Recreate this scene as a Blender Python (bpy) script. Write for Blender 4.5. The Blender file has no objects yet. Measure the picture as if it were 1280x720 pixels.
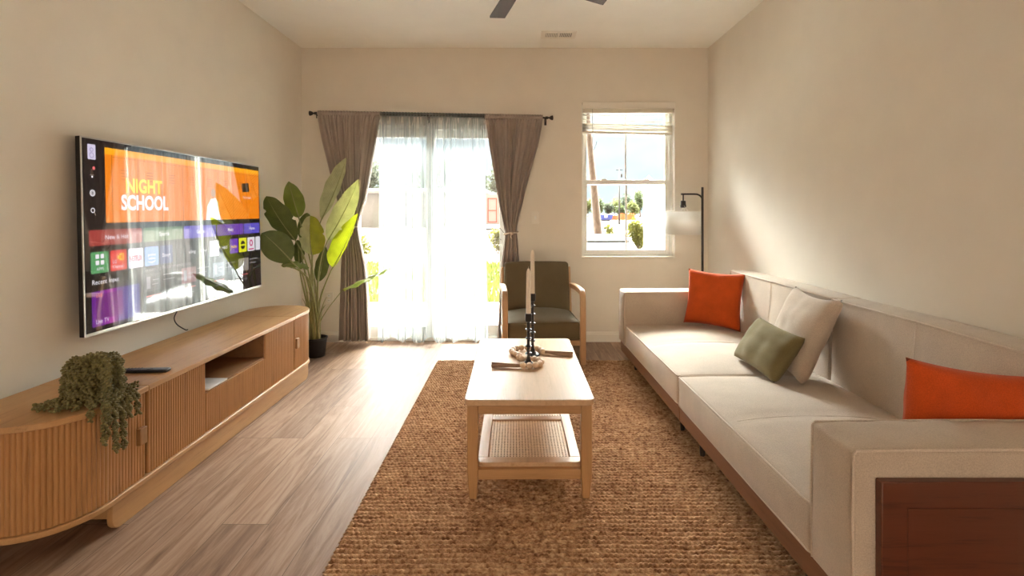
import bpy, bmesh, math, random
from mathutils import Vector, Matrix, Quaternion
random.seed(7)
S = bpy.context.scene
COL = S.collection
F = 650.0; VX = 648.0; VY = 264.0; CH = 1.217
D = 4.853          # inner face of the wall with the windows
XL, XR = -2.023, 1.77
ZC = 2.74
PI = math.pi

def at(px, py, y):
    return Vector(((px - VX) * y / F, y, CH - (py - VY) * y / F))

# ------------------------------------------------------------------ materials
MATS = {}
def nodes_of(name):
    m = bpy.data.materials.new(name); m.use_nodes = True
    nt = m.node_tree; nt.nodes.clear()
    out = nt.nodes.new('ShaderNodeOutputMaterial')
    MATS[name] = m
    return m, nt, nt.nodes, nt.links, out

def N(nt, typ, **kw):
    n = nt.nodes.new(typ)
    for k, v in kw.items():
        if k in n.inputs: n.inputs[k].default_value = v
        else: setattr(n, k, v)
    return n

def ramp(nt, fac, stops):
    r = nt.nodes.new('ShaderNodeValToRGB')
    el = r.color_ramp.elements
    while len(el) < len(stops): el.new(0.5)
    for e, (p, c) in zip(el, stops):
        e.position = p; e.color = (*c, 1) if len(c) == 3 else c
    nt.links.new(fac, r.inputs['Fac'])
    return r

def mapping(nt, scale=(1, 1, 1), rot=(0, 0, 0), coord='Object', loc=(0, 0, 0)):
    tc = nt.nodes.new('ShaderNodeTexCoord'); mp = nt.nodes.new('ShaderNodeMapping')
    mp.inputs['Scale'].default_value = scale; mp.inputs['Rotation'].default_value = rot
    mp.inputs['Location'].default_value = loc
    nt.links.new(tc.outputs[coord], mp.inputs['Vector'])
    return mp

def pmat(name, col, rough=0.6, var=0.08, nscale=8, scale=(1, 1, 1), bump=0.0, bscale=60, metal=0.0, sheen=0.0, spec=0.5, trans=0.0, coat=0.0):
    """principled with gentle colour variation and fine bump"""
    m, nt, ns, ln, out = nodes_of(name)
    b = ns.new('ShaderNodeBsdfPrincipled')
    b.inputs['Roughness'].default_value = rough; b.inputs['Metallic'].default_value = metal
    b.inputs['Specular IOR Level'].default_value = spec
    b.inputs['Sheen Weight'].default_value = sheen
    b.inputs['Coat Weight'].default_value = coat
    mp = mapping(nt, scale)
    no = N(nt, 'ShaderNodeTexNoise', Scale=nscale, Detail=4.0)
    ln.new(mp.outputs[0], no.inputs['Vector'])
    lo = [max(0, c * (1 - var)) for c in col]; hi = [min(1, c * (1 + var)) for c in col]
    r = ramp(nt, no.outputs['Fac'], [(0.3, lo), (0.7, hi)])
    ln.new(r.outputs['Color'], b.inputs['Base Color'])
    if bump:
        n2 = N(nt, 'ShaderNodeTexNoise', Scale=bscale, Detail=3.0)
        ln.new(mp.outputs[0], n2.inputs['Vector'])
        bp = N(nt, 'ShaderNodeBump', Strength=bump, Distance=0.01)
        ln.new(n2.outputs['Fac'], bp.inputs['Height']); ln.new(bp.outputs[0], b.inputs['Normal'])
    sh = b.outputs[0]
    if trans:
        t = ns.new('ShaderNodeBsdfTranslucent'); ln.new(r.outputs['Color'], t.inputs['Color'])
        mx = N(nt, 'ShaderNodeMixShader'); mx.inputs[0].default_value = trans
        ln.new(b.outputs[0], mx.inputs[1]); ln.new(t.outputs[0], mx.inputs[2]); sh = mx.outputs[0]
    ln.new(sh, out.inputs['Surface'])
    return m

def wood(name, light, dark, axis='y', rough=0.45, fine=1.0, bump=0.15):
    m, nt, ns, ln, out = nodes_of(name)
    b = ns.new('ShaderNodeBsdfPrincipled'); b.inputs['Roughness'].default_value = rough
    sc = {'x': (1.5, 22, 22), 'y': (22, 1.5, 22), 'z': (22, 22, 1.5)}[axis]
    mp = mapping(nt, tuple(s * fine for s in sc))
    no = N(nt, 'ShaderNodeTexNoise', Scale=1.6, Detail=6.0, Roughness=0.65, Distortion=0.6)
    ln.new(mp.outputs[0], no.inputs['Vector'])
    n2 = N(nt, 'ShaderNodeTexNoise', Scale=9.0, Detail=3.0)
    ln.new(mp.outputs[0], n2.inputs['Vector'])
    ad = N(nt, 'ShaderNodeMath', operation='MULTIPLY_ADD'); ad.inputs[1].default_value = 0.35; 
    ln.new(n2.outputs['Fac'], ad.inputs[0]); ln.new(no.outputs['Fac'], ad.inputs[2])
    r = ramp(nt, ad.outputs[0], [(0.42, dark), (0.62, light), (0.85, [min(1, c * 1.1) for c in light])])
    ln.new(r.outputs['Color'], b.inputs['Base Color'])
    bp = N(nt, 'ShaderNodeBump', Strength=bump, Distance=0.004)
    ln.new(ad.outputs[0], bp.inputs['Height']); ln.new(bp.outputs[0], b.inputs['Normal'])
    ln.new(b.outputs[0], out.inputs['Surface'])
    return m

def fabric(name, col, rough=0.9, var=0.12, weave=300, bump=0.45, sheen=0.25, trans=0.0, blotch=0.10):
    m, nt, ns, ln, out = nodes_of(name)
    b = ns.new('ShaderNodeBsdfPrincipled'); b.inputs['Roughness'].default_value = rough
    b.inputs['Sheen Weight'].default_value = sheen; b.inputs['Sheen Roughness'].default_value = 0.5
    b.inputs['Specular IOR Level'].default_value = 0.2
    mp = mapping(nt)
    no = N(nt, 'ShaderNodeTexNoise', Scale=weave, Detail=2.0); ln.new(mp.outputs[0], no.inputs['Vector'])
    n2 = N(nt, 'ShaderNodeTexNoise', Scale=9.0, Detail=4.0); ln.new(mp.outputs[0], n2.inputs['Vector'])
    r = ramp(nt, no.outputs['Fac'], [(0.3, [c * (1 - var) for c in col]), (0.7, [min(1, c * (1 + var)) for c in col])])
    r2 = ramp(nt, n2.outputs['Fac'], [(0.3, [1 - blotch] * 3), (0.7, [1.0] * 3)])
    mx = N(nt, 'ShaderNodeMix', data_type='RGBA', blend_type='MULTIPLY'); mx.inputs[0].default_value = 1
    ln.new(r.outputs['Color'], mx.inputs[6]); ln.new(r2.outputs['Color'], mx.inputs[7])
    ln.new(mx.outputs[2], b.inputs['Base Color'])
    bp = N(nt, 'ShaderNodeBump', Strength=bump, Distance=0.003)
    ln.new(no.outputs['Fac'], bp.inputs['Height']); ln.new(bp.outputs[0], b.inputs['Normal'])
    sh = b.outputs[0]
    if trans:
        t = ns.new('ShaderNodeBsdfTranslucent'); ln.new(mx.outputs[2], t.inputs['Color'])
        ms = N(nt, 'ShaderNodeMixShader'); ms.inputs[0].default_value = trans
        ln.new(b.outputs[0], ms.inputs[1]); ln.new(t.outputs[0], ms.inputs[2]); sh = ms.outputs[0]
    ln.new(sh, out.inputs['Surface'])
    return m

def emit_ui(name, col, s=1.0, col2=None, refl=1.0):
    """a lit area of the television picture behind its glossy glass"""
    m, nt, ns, ln, out = nodes_of(name)
    e = ns.new('ShaderNodeEmission'); e.inputs['Color'].default_value = (*col, 1); e.inputs['Strength'].default_value = s*SCREEN_GAIN
    if col2:
        mp = mapping(nt, (1, 1, 1)); sx = ns.new('ShaderNodeSeparateXYZ'); ln.new(mp.outputs[0], sx.inputs[0])
        mr = N(nt, 'ShaderNodeMapRange'); mr.inputs['From Min'].default_value = -0.8; mr.inputs['From Max'].default_value = -0.42
        ln.new(sx.outputs['Y'], mr.inputs['Value'])
        r = ramp(nt, mr.outputs[0], col2); ln.new(r.outputs['Color'], e.inputs['Color'])
    d = ns.new('ShaderNodeBsdfDiffuse'); d.inputs['Color'].default_value = (0.012, 0.011, 0.012, 1)
    ad = ns.new('ShaderNodeAddShader'); ln.new(e.outputs[0], ad.inputs[0]); ln.new(d.outputs[0], ad.inputs[1])
    g = ns.new('ShaderNodeBsdfGlossy'); g.inputs['Roughness'].default_value = 0.03
    fr = N(nt, 'ShaderNodeFresnel', IOR=SCREEN_IOR)
    mx = ns.new('ShaderNodeMixShader'); ln.new(fr.outputs[0], mx.inputs[0])
    ln.new(ad.outputs[0], mx.inputs[1]); ln.new(g.outputs[0], mx.inputs[2])
    ln.new(mx.outputs[0], out.inputs['Surface'])
    return m
SCREEN_IOR = 2.5; SCREEN_GAIN = .20

def glassmat(name, tint=(0.97, 0.99, 0.98), ior=1.45):
    m, nt, ns, ln, out = nodes_of(name)
    t = ns.new('ShaderNodeBsdfTransparent'); t.inputs['Color'].default_value = (*tint, 1)
    g = ns.new('ShaderNodeBsdfGlossy'); g.inputs['Roughness'].default_value = 0.0
    fr = N(nt, 'ShaderNodeFresnel', IOR=ior)
    mx = ns.new('ShaderNodeMixShader'); ln.new(fr.outputs[0], mx.inputs[0])
    ln.new(t.outputs[0], mx.inputs[1]); ln.new(g.outputs[0], mx.inputs[2])
    ln.new(mx.outputs[0], out.inputs['Surface'])
    return m

def sheermat(name, col, transparent=0.45, translucent=0.6):
    m, nt, ns, ln, out = nodes_of(name)
    t = ns.new('ShaderNodeBsdfTransparent')
    tl = ns.new('ShaderNodeBsdfTranslucent'); tl.inputs['Color'].default_value = (*col, 1)
    d = ns.new('ShaderNodeBsdfDiffuse'); d.inputs['Color'].default_value = (*col, 1)
    m1 = ns.new('ShaderNodeMixShader'); m1.inputs[0].default_value = translucent
    ln.new(d.outputs[0], m1.inputs[1]); ln.new(tl.outputs[0], m1.inputs[2])
    lw = N(nt, 'ShaderNodeLayerWeight', Blend=0.35)      # weave looks denser where it turns edge-on
    no = N(nt, 'ShaderNodeTexNoise', Scale=900.0, Detail=1.0)
    mp = mapping(nt); ln.new(mp.outputs[0], no.inputs['Vector'])
    mr = N(nt, 'ShaderNodeMapRange'); mr.inputs['To Min'].default_value = 1 - transparent; mr.inputs['To Max'].default_value = 0.97
    ln.new(lw.outputs['Facing'], mr.inputs['Value'])
    m2 = ns.new('ShaderNodeMixShader'); ln.new(mr.outputs[0], m2.inputs[0])
    ln.new(t.outputs[0], m2.inputs[1]); ln.new(m1.outputs[0], m2.inputs[2])
    ln.new(m2.outputs[0], out.inputs['Surface'])
    return m

WALL = pmat('wall_paint', (0.755, 0.705, 0.615), 0.75, 0.02, 5, bump=0.06, bscale=220)
CEIL = pmat('ceiling_paint', (0.85, 0.83, 0.77), 0.85, 0.015, 5, bump=0.05, bscale=180)
TRIM = pmat('trim_paint', (0.78, 0.74, 0.66), 0.4, 0.02)
VINYL = pmat('white_vinyl', (0.80, 0.80, 0.76), 0.35, 0.02)
GLASS = glassmat('window_glass')
BLACK = pmat('black_metal', (0.012, 0.010, 0.010), 0.4, 0.1)
BRONZE = pmat('dark_bronze', (0.02, 0.014, 0.012), 0.45, 0.1)
OAK = wood('console_oak', (0.46, 0.265, 0.115), (0.34, 0.178, 0.07), 'y')
OAKV = wood('console_oak_upright', (0.43, 0.225, 0.088), (0.30, 0.148, 0.053), 'z')
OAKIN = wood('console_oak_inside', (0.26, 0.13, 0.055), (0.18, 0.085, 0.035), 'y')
OAKD = wood('console_oak_handle', (0.33, 0.17, 0.065), (0.25, 0.12, 0.045), 'z')
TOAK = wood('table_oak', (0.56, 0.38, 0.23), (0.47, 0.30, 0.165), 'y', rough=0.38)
TOAKX = wood('table_oak_cross_shaded', (0.44, 0.25, 0.11), (0.35, 0.19, 0.08), 'x', rough=0.45)  # same oak as the top, shade of the camera-facing side put into the colour
TOAKZ = wood('table_oak_leg_shaded', (0.44, 0.25, 0.11), (0.35, 0.19, 0.08), 'z', rough=0.45)  # leg oak darkened likewise, shade painted into its colour
CHAIRW = wood('chair_ash', (0.52, 0.33, 0.18), (0.42, 0.25, 0.125), 'z', rough=0.4)
CANE = pmat('cane_webbing', (0.84, 0.69, 0.51), 0.6, 0.12, 60)
LINEN = fabric('sofa_linen', (0.55, 0.465, 0.375))
PIPE = fabric('sofa_piping', (0.64, 0.55, 0.46))
SRAIL = wood('sofa_walnut_rail', (0.20, 0.090, 0.046), (0.13, 0.055, 0.028), 'y')
SPANEL = wood('sofa_mahogany_panel', (0.115, 0.033, 0.015), (0.06, 0.017, 0.009), 'x', rough=0.35)
ORANGE = fabric('orange_velvet', (0.60, 0.085, 0.012), sheen=0.12, blotch=0.25, weave=300)
OLIVE = fabric('olive_velvet', (0.20, 0.165, 0.075), sheen=0.12, blotch=0.15, weave=300)
CREAM = fabric('cream_linen', (0.58, 0.49, 0.40), bump=0.3)
CHAIRF = fabric('chair_olive_grey', (0.155, 0.122, 0.072), sheen=0.05)
DRAPE = fabric('taupe_drape', (0.50, 0.43, 0.38), trans=0.15, sheen=0.15)
SHEER = sheermat('sheer_voile', (0.35, 0.375, 0.375), 0.54, 0.62)
ROPE = pmat('cotton_rope', (0.75, 0.66, 0.55), 0.9, 0.12, 80, bump=0.4)
LEAFD = None

# ------------------------------------------------------------------ mesh helpers
class MB:
    def __init__(s): s.v = []; s.f = []; s.m = []; s.mats = []
    def mi(s, mat):
        if mat not in s.mats: s.mats.append(mat)
        return s.mats.index(mat)
    def add(s, vs, fs, mat=None, M=None):
        o = len(s.v)
        s.v += [tuple((M @ Vector(p)) if M else p) for p in vs]
        k = s.mi(mat) if mat else 0
        for f in fs: s.f.append(tuple(i + o for i in f)); s.m.append(k)
        return s
    def box(s, a, b, mat=None, M=None):
        x0, y0, z0 = a; x1, y1, z1 = b
        vs = [(x0,y0,z0),(x1,y0,z0),(x1,y1,z0),(x0,y1,z0),(x0,y0,z1),(x1,y0,z1),(x1,y1,z1),(x0,y1,z1)]
        return s.add(vs, [(3,2,1,0),(4,5,6,7),(0,1,5,4),(1,2,6,5),(2,3,7,6),(3,0,4,7)], mat, M)
    def prism(s, pts, z0, z1, mat=None, M=None):
        n = len(pts)
        vs = [(p[0], p[1], z0) for p in pts] + [(p[0], p[1], z1) for p in pts]
        fs = [tuple(range(n))[::-1], tuple(range(n, 2 * n))] + [(i, (i+1) % n, n + (i+1) % n, n + i) for i in range(n)]
        return s.add(vs, fs, mat, M)
    def lathe(s, prof, n=24, mat=None, M=None):
        vs = []; fs = []
        for r, z in prof:
            for k in range(n):
                a = 2 * PI * k / n; vs.append((r * math.cos(a), r * math.sin(a), z))
        for i in range(len(prof) - 1):
            for k in range(n):
                fs.append((i*n+k, i*n+(k+1) % n, (i+1)*n+(k+1) % n, (i+1)*n+k))
        fs.append(tuple(range(n))[::-1]); fs.append(tuple((len(prof)-1)*n + k for k in range(n)))
        return s.add(vs, fs, mat, M)
    def tube(s, path, r, n=8, mat=None, closed=False, M=None, sq=None):
        """round (or sq=(w,h) rectangular) sweep along a path; r may be a list"""
        P = [Vector(p) for p in path]; L = len(P)
        R = r if isinstance(r, (list, tuple)) else [r] * L
        vs = []; fs = []
        up = Vector((0, 0, 1)); prevn = None
        for i, p in enumerate(P):
            if closed: t = P[(i+1) % L] - P[i-1]
            else: t = P[min(i+1, L-1)] - P[max(i-1, 0)]
            if t.length < 1e-9: t = Vector((0, 0, 1))
            t.normalize()
            if prevn is None:
                ref = up if abs(t.z) < 0.9 else Vector((1, 0, 0))
                nn = (ref - t * ref.dot(t)).normalized()
            else:
                nn = prevn - t * prevn.dot(t)
                nn = nn.normalized() if nn.length > 1e-6 else t.orthogonal().normalized()
            prevn = nn; bb = t.cross(nn)
            if sq:
                w, h = sq
                ring = [nn*h + bb*w, nn*h - bb*w, -nn*h - bb*w, -nn*h + bb*w]
                vs += [tuple(p + q) for q in ring]
            else:
                for k in range(n):
                    a = 2 * PI * k / n
                    vs.append(tuple(p + (nn * math.cos(a) + bb * math.sin(a)) * R[i]))
        m = 4 if sq else n
        for i in range(L if closed else L - 1):
            j = (i + 1) % L
            for k in range(m):
                fs.append((i*m+k, i*m+(k+1) % m, j*m+(k+1) % m, j*m+k))
        if not closed:
            fs.append(tuple(range(m))[::-1]); fs.append(tuple((L-1)*m + k for k in range(m)))
        return s.add(vs, fs, mat, M)
    def grid(s, fn, nu, nv, mat=None, M=None):
        vs = [fn(i / nu, j / nv) for j in range(nv + 1) for i in range(nu + 1)]
        fs = [(j*(nu+1)+i, j*(nu+1)+i+1, (j+1)*(nu+1)+i+1, (j+1)*(nu+1)+i) for j in range(nv) for i in range(nu)]
        return s.add([tuple(v) for v in vs], fs, mat, M)
    def ball(s, c, r, nu=10, nv=7, mat=None, sc=(1, 1, 1), M=None):
        prof = [(math.sin(PI * (j + .0001) / nv) * r, -math.cos(PI * j / nv) * r) for j in range(nv + 1)]
        T = Matrix.Translation(c) @ Matrix.Diagonal((*sc, 1))
        return s.lathe(prof, nu, mat, (M @ T) if M else T)
    def build(s, name, mat=None, parent=None, smooth=False, bevel=0, bseg=2, sub=0, solid=0, loc=None, auto=None, recalc=True):
        me = bpy.data.meshes.new(name)
        me.from_pydata(s.v, [], s.f)
        if s.mats:
            for q in s.mats: me.materials.append(q)
            me.polygons.foreach_set('material_index', s.m)
        elif mat: me.materials.append(mat)
        if recalc:
            bm = bmesh.new(); bm.from_mesh(me); bmesh.ops.recalc_face_normals(bm, faces=bm.faces); bm.to_mesh(me); bm.free()
        if smooth or auto: me.polygons.foreach_set('use_smooth', [True] * len(me.polygons))
        if auto: me.set_sharp_from_angle(angle=math.radians(auto))
        me.update()
        o = bpy.data.objects.new(name, me); COL.objects.link(o)
        if parent: o.parent = parent
        if loc is not None: o.location = loc
        if bevel:
            md = o.modifiers.new('bevel', 'BEVEL'); md.width = bevel; md.segments = bseg; md.limit_method = 'ANGLE'; md.angle_limit = math.radians(40)
            md.harden_normals = False
            me.polygons.foreach_set('use_smooth', [True] * len(me.polygons)); me.set_sharp_from_angle(angle=math.radians(50))
        if solid:
            md = o.modifiers.new('solid', 'SOLIDIFY'); md.thickness = solid; md.offset = 0
        if sub:
            md = o.modifiers.new('sub', 'SUBSURF'); md.levels = sub; md.render_levels = sub
        return o

def tag(o, label=None, cat=None, group=None, kind=None):
    if label: o['label'] = label
    if cat: o['category'] = cat
    if group: o['group'] = group
    if kind: o['kind'] = kind
    return o
def thing(name, label, cat, loc=(0, 0, 0), rz=0, group=None):
    o = bpy.data.objects.new(name, None); COL.objects.link(o)
    o.empty_display_size = 0.05
    o.location = loc; o.rotation_euler = (0, 0, rz)
    return tag(o, label, cat, group)
def struct(mb, name, mat=None, **k):
    return tag(mb.build(name, mat, **k), kind='structure')
def copy_tree(o, parent=None):
    c = o.copy(); COL.objects.link(c)
    if parent: c.parent = parent
    for ch in list(o.children): copy_tree(ch, c)
    return c

def bez(p0, p1, p2, p3, n):
    out = []
    for i in range(n + 1):
        t = i / n; u = 1 - t
        out.append(p0*u**3 + p1*3*u*u*t + p2*3*u*t*t + p3*t**3)
    return out
def smoothpath(pts, n=8):
    """Catmull-Rom through the points"""
    P = [Vector(p) for p in pts]; out = []
    for i in range(len(P) - 1):
        a = P[max(i-1, 0)]; b = P[i]; c = P[i+1]; d = P[min(i+2, len(P)-1)]
        for k in range(n):
            t = k / n
            out.append(0.5 * ((2*b) + (c-a)*t + (2*a-5*b+4*c-d)*t*t + (3*b-a-3*c+d)*t**3))
    out.append(P[-1]); return out
def lerp_tab(tab, x):
    if x <= tab[0][0]: return tab[0][1:]
    for a, b in zip(tab, tab[1:]):
        if x <= b[0]:
            t = (x - a[0]) / (b[0] - a[0])
            return tuple(p + (q - p) * t for p, q in zip(a[1:], b[1:]))
    return tab[-1][1:]

def rbox(w, d, h, r, nx=10, ny=10, nz=4, crown=(0, 0, 0), noise=0.0, seed=0, dent=None):
    """soft upholstered block, centred: rounded edges, crowned faces. crown=(x,y,z) bulges.  returns MB"""
    bm = bmesh.new()
    def line(n): return [-1 + 2 * i / n for i in range(n + 1)]
    mb = MB()
    hw, hd, hh = w/2, d/2, h/2
    idx = {}
    def vert(u, v, t):
        key = (round(u, 5), round(v, 5), round(t, 5))
        if key in idx: return idx[key]
        p = Vector((u*hw, v*hd, t*hh))
        q = Vector((max(-hw+r, min(hw-r, p.x)), max(-hd+r, min(hd-r, p.y)), max(-hh+r, min(hh-r, p.z))))
        dlt = p - q
        if dlt.length > 1e-9: p = q + dlt.normalized() * r
        cx = (1 - v*v) * (1 - t*t); cy = (1 - u*u) * (1 - t*t); cz = (1 - abs(u)**2.5) * (1 - abs(v)**2.5)
        p.x += u * crown[0] * cx; p.y += v * crown[1] * cy; p.z += t * crown[2] * cz
        if dent: p = dent(u, v, t, p)
        if noise:
            from mathutils import noise as nz_
            p += nz_.noise_vector(p * 9 + Vector((seed, 0, 0))) * noise
        mb.v.append(tuple(p)); idx[key] = len(mb.v) - 1
        return idx[key]
    # denser sampling near the edges
    def dens(n, half):
        e = [ -1 + (r/half) * (1 - math.cos(PI/2*k/3)) for k in range(3)]
        e = [-1, -1 + 0.13*r/half, -1 + 0.45*r/half, -1 + r/half] if r/half < 0.9 else [-1, -0.9, -0.6]
        inner = [e[-1] + (-2*e[-1]) * i / n for i in range(1, n)]
        return e + inner + [-q for q in reversed(e)]
    U, V, T = dens(nx, hw), dens(ny, hd), dens(nz, hh)
    def face(A, B, f):
        for i in range(len(A)-1):
            for j in range(len(B)-1):
                mb.f.append((f(A[i], B[j]), f(A[i+1], B[j]), f(A[i+1], B[j+1]), f(A[i], B[j+1]))); mb.m.append(0)
    face(U, V, lambda a, b: vert(a, b, 1)); face(U, V, lambda a, b: vert(a, b, -1))
    face(U, T, lambda a, b: vert(a, 1, b)); face(U, T, lambda a, b: vert(a, -1, b))
    face(V, T, lambda a, b: vert(1, a, b)); face(V, T, lambda a, b: vert(-1, a, b))
    bm.free()
    return mb

def loop_rect(x0, x1, y0, y1, z, r, n=5, fz=None):
    """rounded rectangle path in a horizontal plane"""
    P = []
    for cx, cy, a0 in ((x1-r, y1-r, 0), (x0+r, y1-r, PI/2), (x0+r, y0+r, PI), (x1-r, y0+r, 1.5*PI)):
        for k in range(n + 1):
            a = a0 + PI/2*k/n
            P.append(Vector((cx + r*math.cos(a), cy + r*math.sin(a), z)))
    return P

def pillow(w, h, t, res=22, pinch=0.10, seed=0, wr=0.011):
    """throw pillow standing in the local XZ plane, base at z=0, face towards -Y"""
    from mathutils import noise as nzz
    mb = MB()
    def side(sg):
        def fn(a, b):
            u = 2*a - 1; v = 2*b - 1
            e = max(0.0, (1 - u*u)) ** 0.5 * max(0.0, (1 - v*v)) ** 0.5
            bul = (t/2) * e ** 0.62
            x = u * (w/2) * (1 - pinch * (1 - v*v) * 0.9 * abs(u)) 
            z = v * (h/2) * (1 - pinch * (1 - u*u) * 0.9 * abs(v))
            nn = nzz.noise(Vector((x*11 + seed, z*11, sg*3.1))) * wr * (e ** 0.5)
            # gathered creases running in from the corners
            cr = math.sin((u - v) * 9 + seed) * math.sin((u + v) * 8 + seed) * 0.0009 * e + 0.004 * e * math.sin(7*v + 2.2*u*u + seed) * math.exp(-((v - 0.25 - 0.2*u)/0.35)**2)
            return (x, sg * (bul + nn + cr), z + h/2)
        return fn
    mb.grid(side(-1), res, res); mb.grid(side(1), res, res)
    return mb
def weld(o, d=0.0004):
    bm = bmesh.new(); bm.from_mesh(o.data); bmesh.ops.remove_doubles(bm, verts=bm.verts, dist=d)
    bmesh.ops.recalc_face_normals(bm, faces=bm.faces); bm.to_mesh(o.data); bm.free()
    o.data.polygons.foreach_set('use_smooth', [True] * len(o.data.polygons))
    return o

# ================================================================== ROOM
YR = -2.6   # the room runs on behind the camera to here
def floor_material():
    m, nt, ns, ln, out = nodes_of('plank_floor')
    b = ns.new('ShaderNodeBsdfPrincipled')
    tc = ns.new('ShaderNodeTexCoord')
    mp = ns.new('ShaderNodeMapping'); mp.inputs['Rotation'].default_value = (0, 0, PI/2); mp.inputs['Location'].default_value = (0.35, 0.06, 0)
    ln.new(tc.outputs['Object'], mp.inputs['Vector'])
    br = ns.new('ShaderNodeTexBrick'); br.offset = 0.37; br.offset_frequency = 3
    br.inputs['Scale'].default_value = 1.0; br.inputs['Brick Width'].default_value = 1.22; br.inputs['Row Height'].default_value = 0.182
    br.inputs['Mortar Size'].default_value = 0.0012; br.inputs['Mortar Smooth'].default_value = 0.2; br.inputs['Bias'].default_value = 0.0
    br.inputs['Color1'].default_value = (0, 0, 0, 1); br.inputs['Color2'].default_value = (1, 1, 1, 1); br.inputs['Mortar'].default_value = (0.5, 0.5, 0.5, 1)
    ln.new(mp.outputs[0], br.inputs['Vector'])
    # grain, shifted per plank
    mp2 = ns.new('ShaderNodeMapping'); mp2.inputs['Scale'].default_value = (16, 1.3, 1); ln.new(tc.outputs['Object'], mp2.inputs['Vector'])
    vm = N(nt, 'ShaderNodeVectorMath', operation='ADD'); ln.new(mp2.outputs[0], vm.inputs[0])
    sc = N(nt, 'ShaderNodeVectorMath', operation='SCALE'); sc.inputs['Scale'].default_value = 9.0; ln.new(br.outputs['Color'], sc.inputs[0]); ln.new(sc.outputs[0], vm.inputs[1])
    g = N(nt, 'ShaderNodeTexNoise', Scale=1.4, Detail=8.0, Roughness=0.68, Distortion=0.9); ln.new(vm.outputs[0], g.inputs['Vector'])
    r = ramp(nt, g.outputs['Fac'], [(0.30, (0.16, 0.095, 0.062)), (0.44, (0.26, 0.165, 0.113)), (0.57, (0.345, 0.237, 0.172)), (0.72, (0.42, 0.303, 0.228))])
    tone = ramp(nt, br.outputs['Color'], [(0.0, (0.80, 0.78, 0.77)), (0.5, (1, 0.98, 0.96)), (1.0, (1.14, 1.12, 1.08))])
    mx = N(nt, 'ShaderNodeMix', data_type='RGBA', blend_type='MULTIPLY'); mx.inputs[0].default_value = 1
    ln.new(r.outputs['Color'], mx.inputs[6]); ln.new(tone.outputs['Color'], mx.inputs[7])
    # rusty knots and cathedral streaks of the printed planks
    mp3 = ns.new('ShaderNodeMapping'); mp3.inputs['Scale'].default_value = (5.5, 1.1, 1); mp3.inputs['Location'].default_value = (0.7, 3.15, 0); ln.new(tc.outputs['Object'], mp3.inputs['Vector'])
    k = N(nt, 'ShaderNodeTexNoise', Scale=1.0, Detail=7.0, Roughness=0.7, Distortion=1.2); ln.new(mp3.outputs[0], k.inputs['Vector'])
    kr = ramp(nt, k.outputs['Fac'], [(0.61, (0, 0, 0)), (0.70, (1, 1, 1))])
    mk = N(nt, 'ShaderNodeMix', data_type='RGBA', blend_type='MIX'); ln.new(kr.outputs['Color'], mk.inputs[0]); mk.inputs[7].default_value = (0.23, 0.125, 0.07, 1)
    ln.new(mx.outputs[2], mk.inputs[6])
    mj = N(nt, 'ShaderNodeMix', data_type='RGBA', blend_type='MIX'); ln.new(br.outputs['Fac'], mj.inputs[0]); mj.inputs[7].default_value = (0.11, 0.07, 0.05, 1)
    ln.new(mk.outputs[2], mj.inputs[6]); ln.new(mj.outputs[2], b.inputs['Base Color'])
    rr = N(nt, 'ShaderNodeMapRange'); rr.inputs['To Min'].default_value = 0.42; rr.inputs['To Max'].default_value = 0.60; b.inputs['Specular IOR Level'].default_value = 0.13
    ln.new(g.outputs['Fac'], rr.inputs['Value']); ln.new(rr.outputs[0], b.inputs['Roughness'])
    ad = N(nt, 'ShaderNodeMath', operation='SUBTRACT'); ln.new(g.outputs['Fac'], ad.inputs[0]); ln.new(br.outputs['Fac'], ad.inputs[1])
    bp = N(nt, 'ShaderNodeBump', Strength=0.12, Distance=0.004); ln.new(ad.outputs[0], bp.inputs['Height']); ln.new(bp.outputs[0], b.inputs['Normal'])
    ln.new(b.outputs[0], out.inputs['Surface'])
    return m
FLOOR = floor_material()
T = 0.14
struct(MB().box((XL - T, YR, -0.08), (XR + T, D + T, 0)), 'floor', FLOOR)
struct(MB().box((XL - T, YR, ZC), (XR + T, D + T, ZC + 0.12)), 'ceiling', CEIL)
struct(MB().box((XL - T, YR, 0), (XL, D, ZC)), 'wall_left', WALL)
struct(MB().box((XR, YR, 0), (XR + T, D, ZC)), 'wall_right', WALL)
# unseen wall behind the camera, its wide opening added to let in fill light
w = MB()
w.box((XL - T, YR - T, 0), (-1.3, YR, ZC)); w.box((1.1, YR - T, 0), (XR + T, YR, ZC)); w.box((-1.3, YR - T, 2.2), (1.1, YR, ZC))
struct(w, 'wall_front', WALL)
DX0, DX1, DZ = -1.605, -0.065, 2.03
WX0, WX1, WZ0, WZ1 = 0.592, 1.458, 0.782, 2.228
w = MB(); y0, y1 = D, D + T
w.box((XL - T, y0, 0), (DX0, y1, ZC)); w.box((DX0, y0, DZ), (DX1, y1, ZC)); w.box((DX1, y0, 0), (WX0, y1, ZC))
w.box((WX0, y0, 0), (WX1, y1, WZ0)); w.box((WX0, y0, WZ1), (WX1, y1, ZC)); w.box((WX1, y0, 0), (XR + T, y1, ZC))
struct(w, 'wall_back', WALL)

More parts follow.
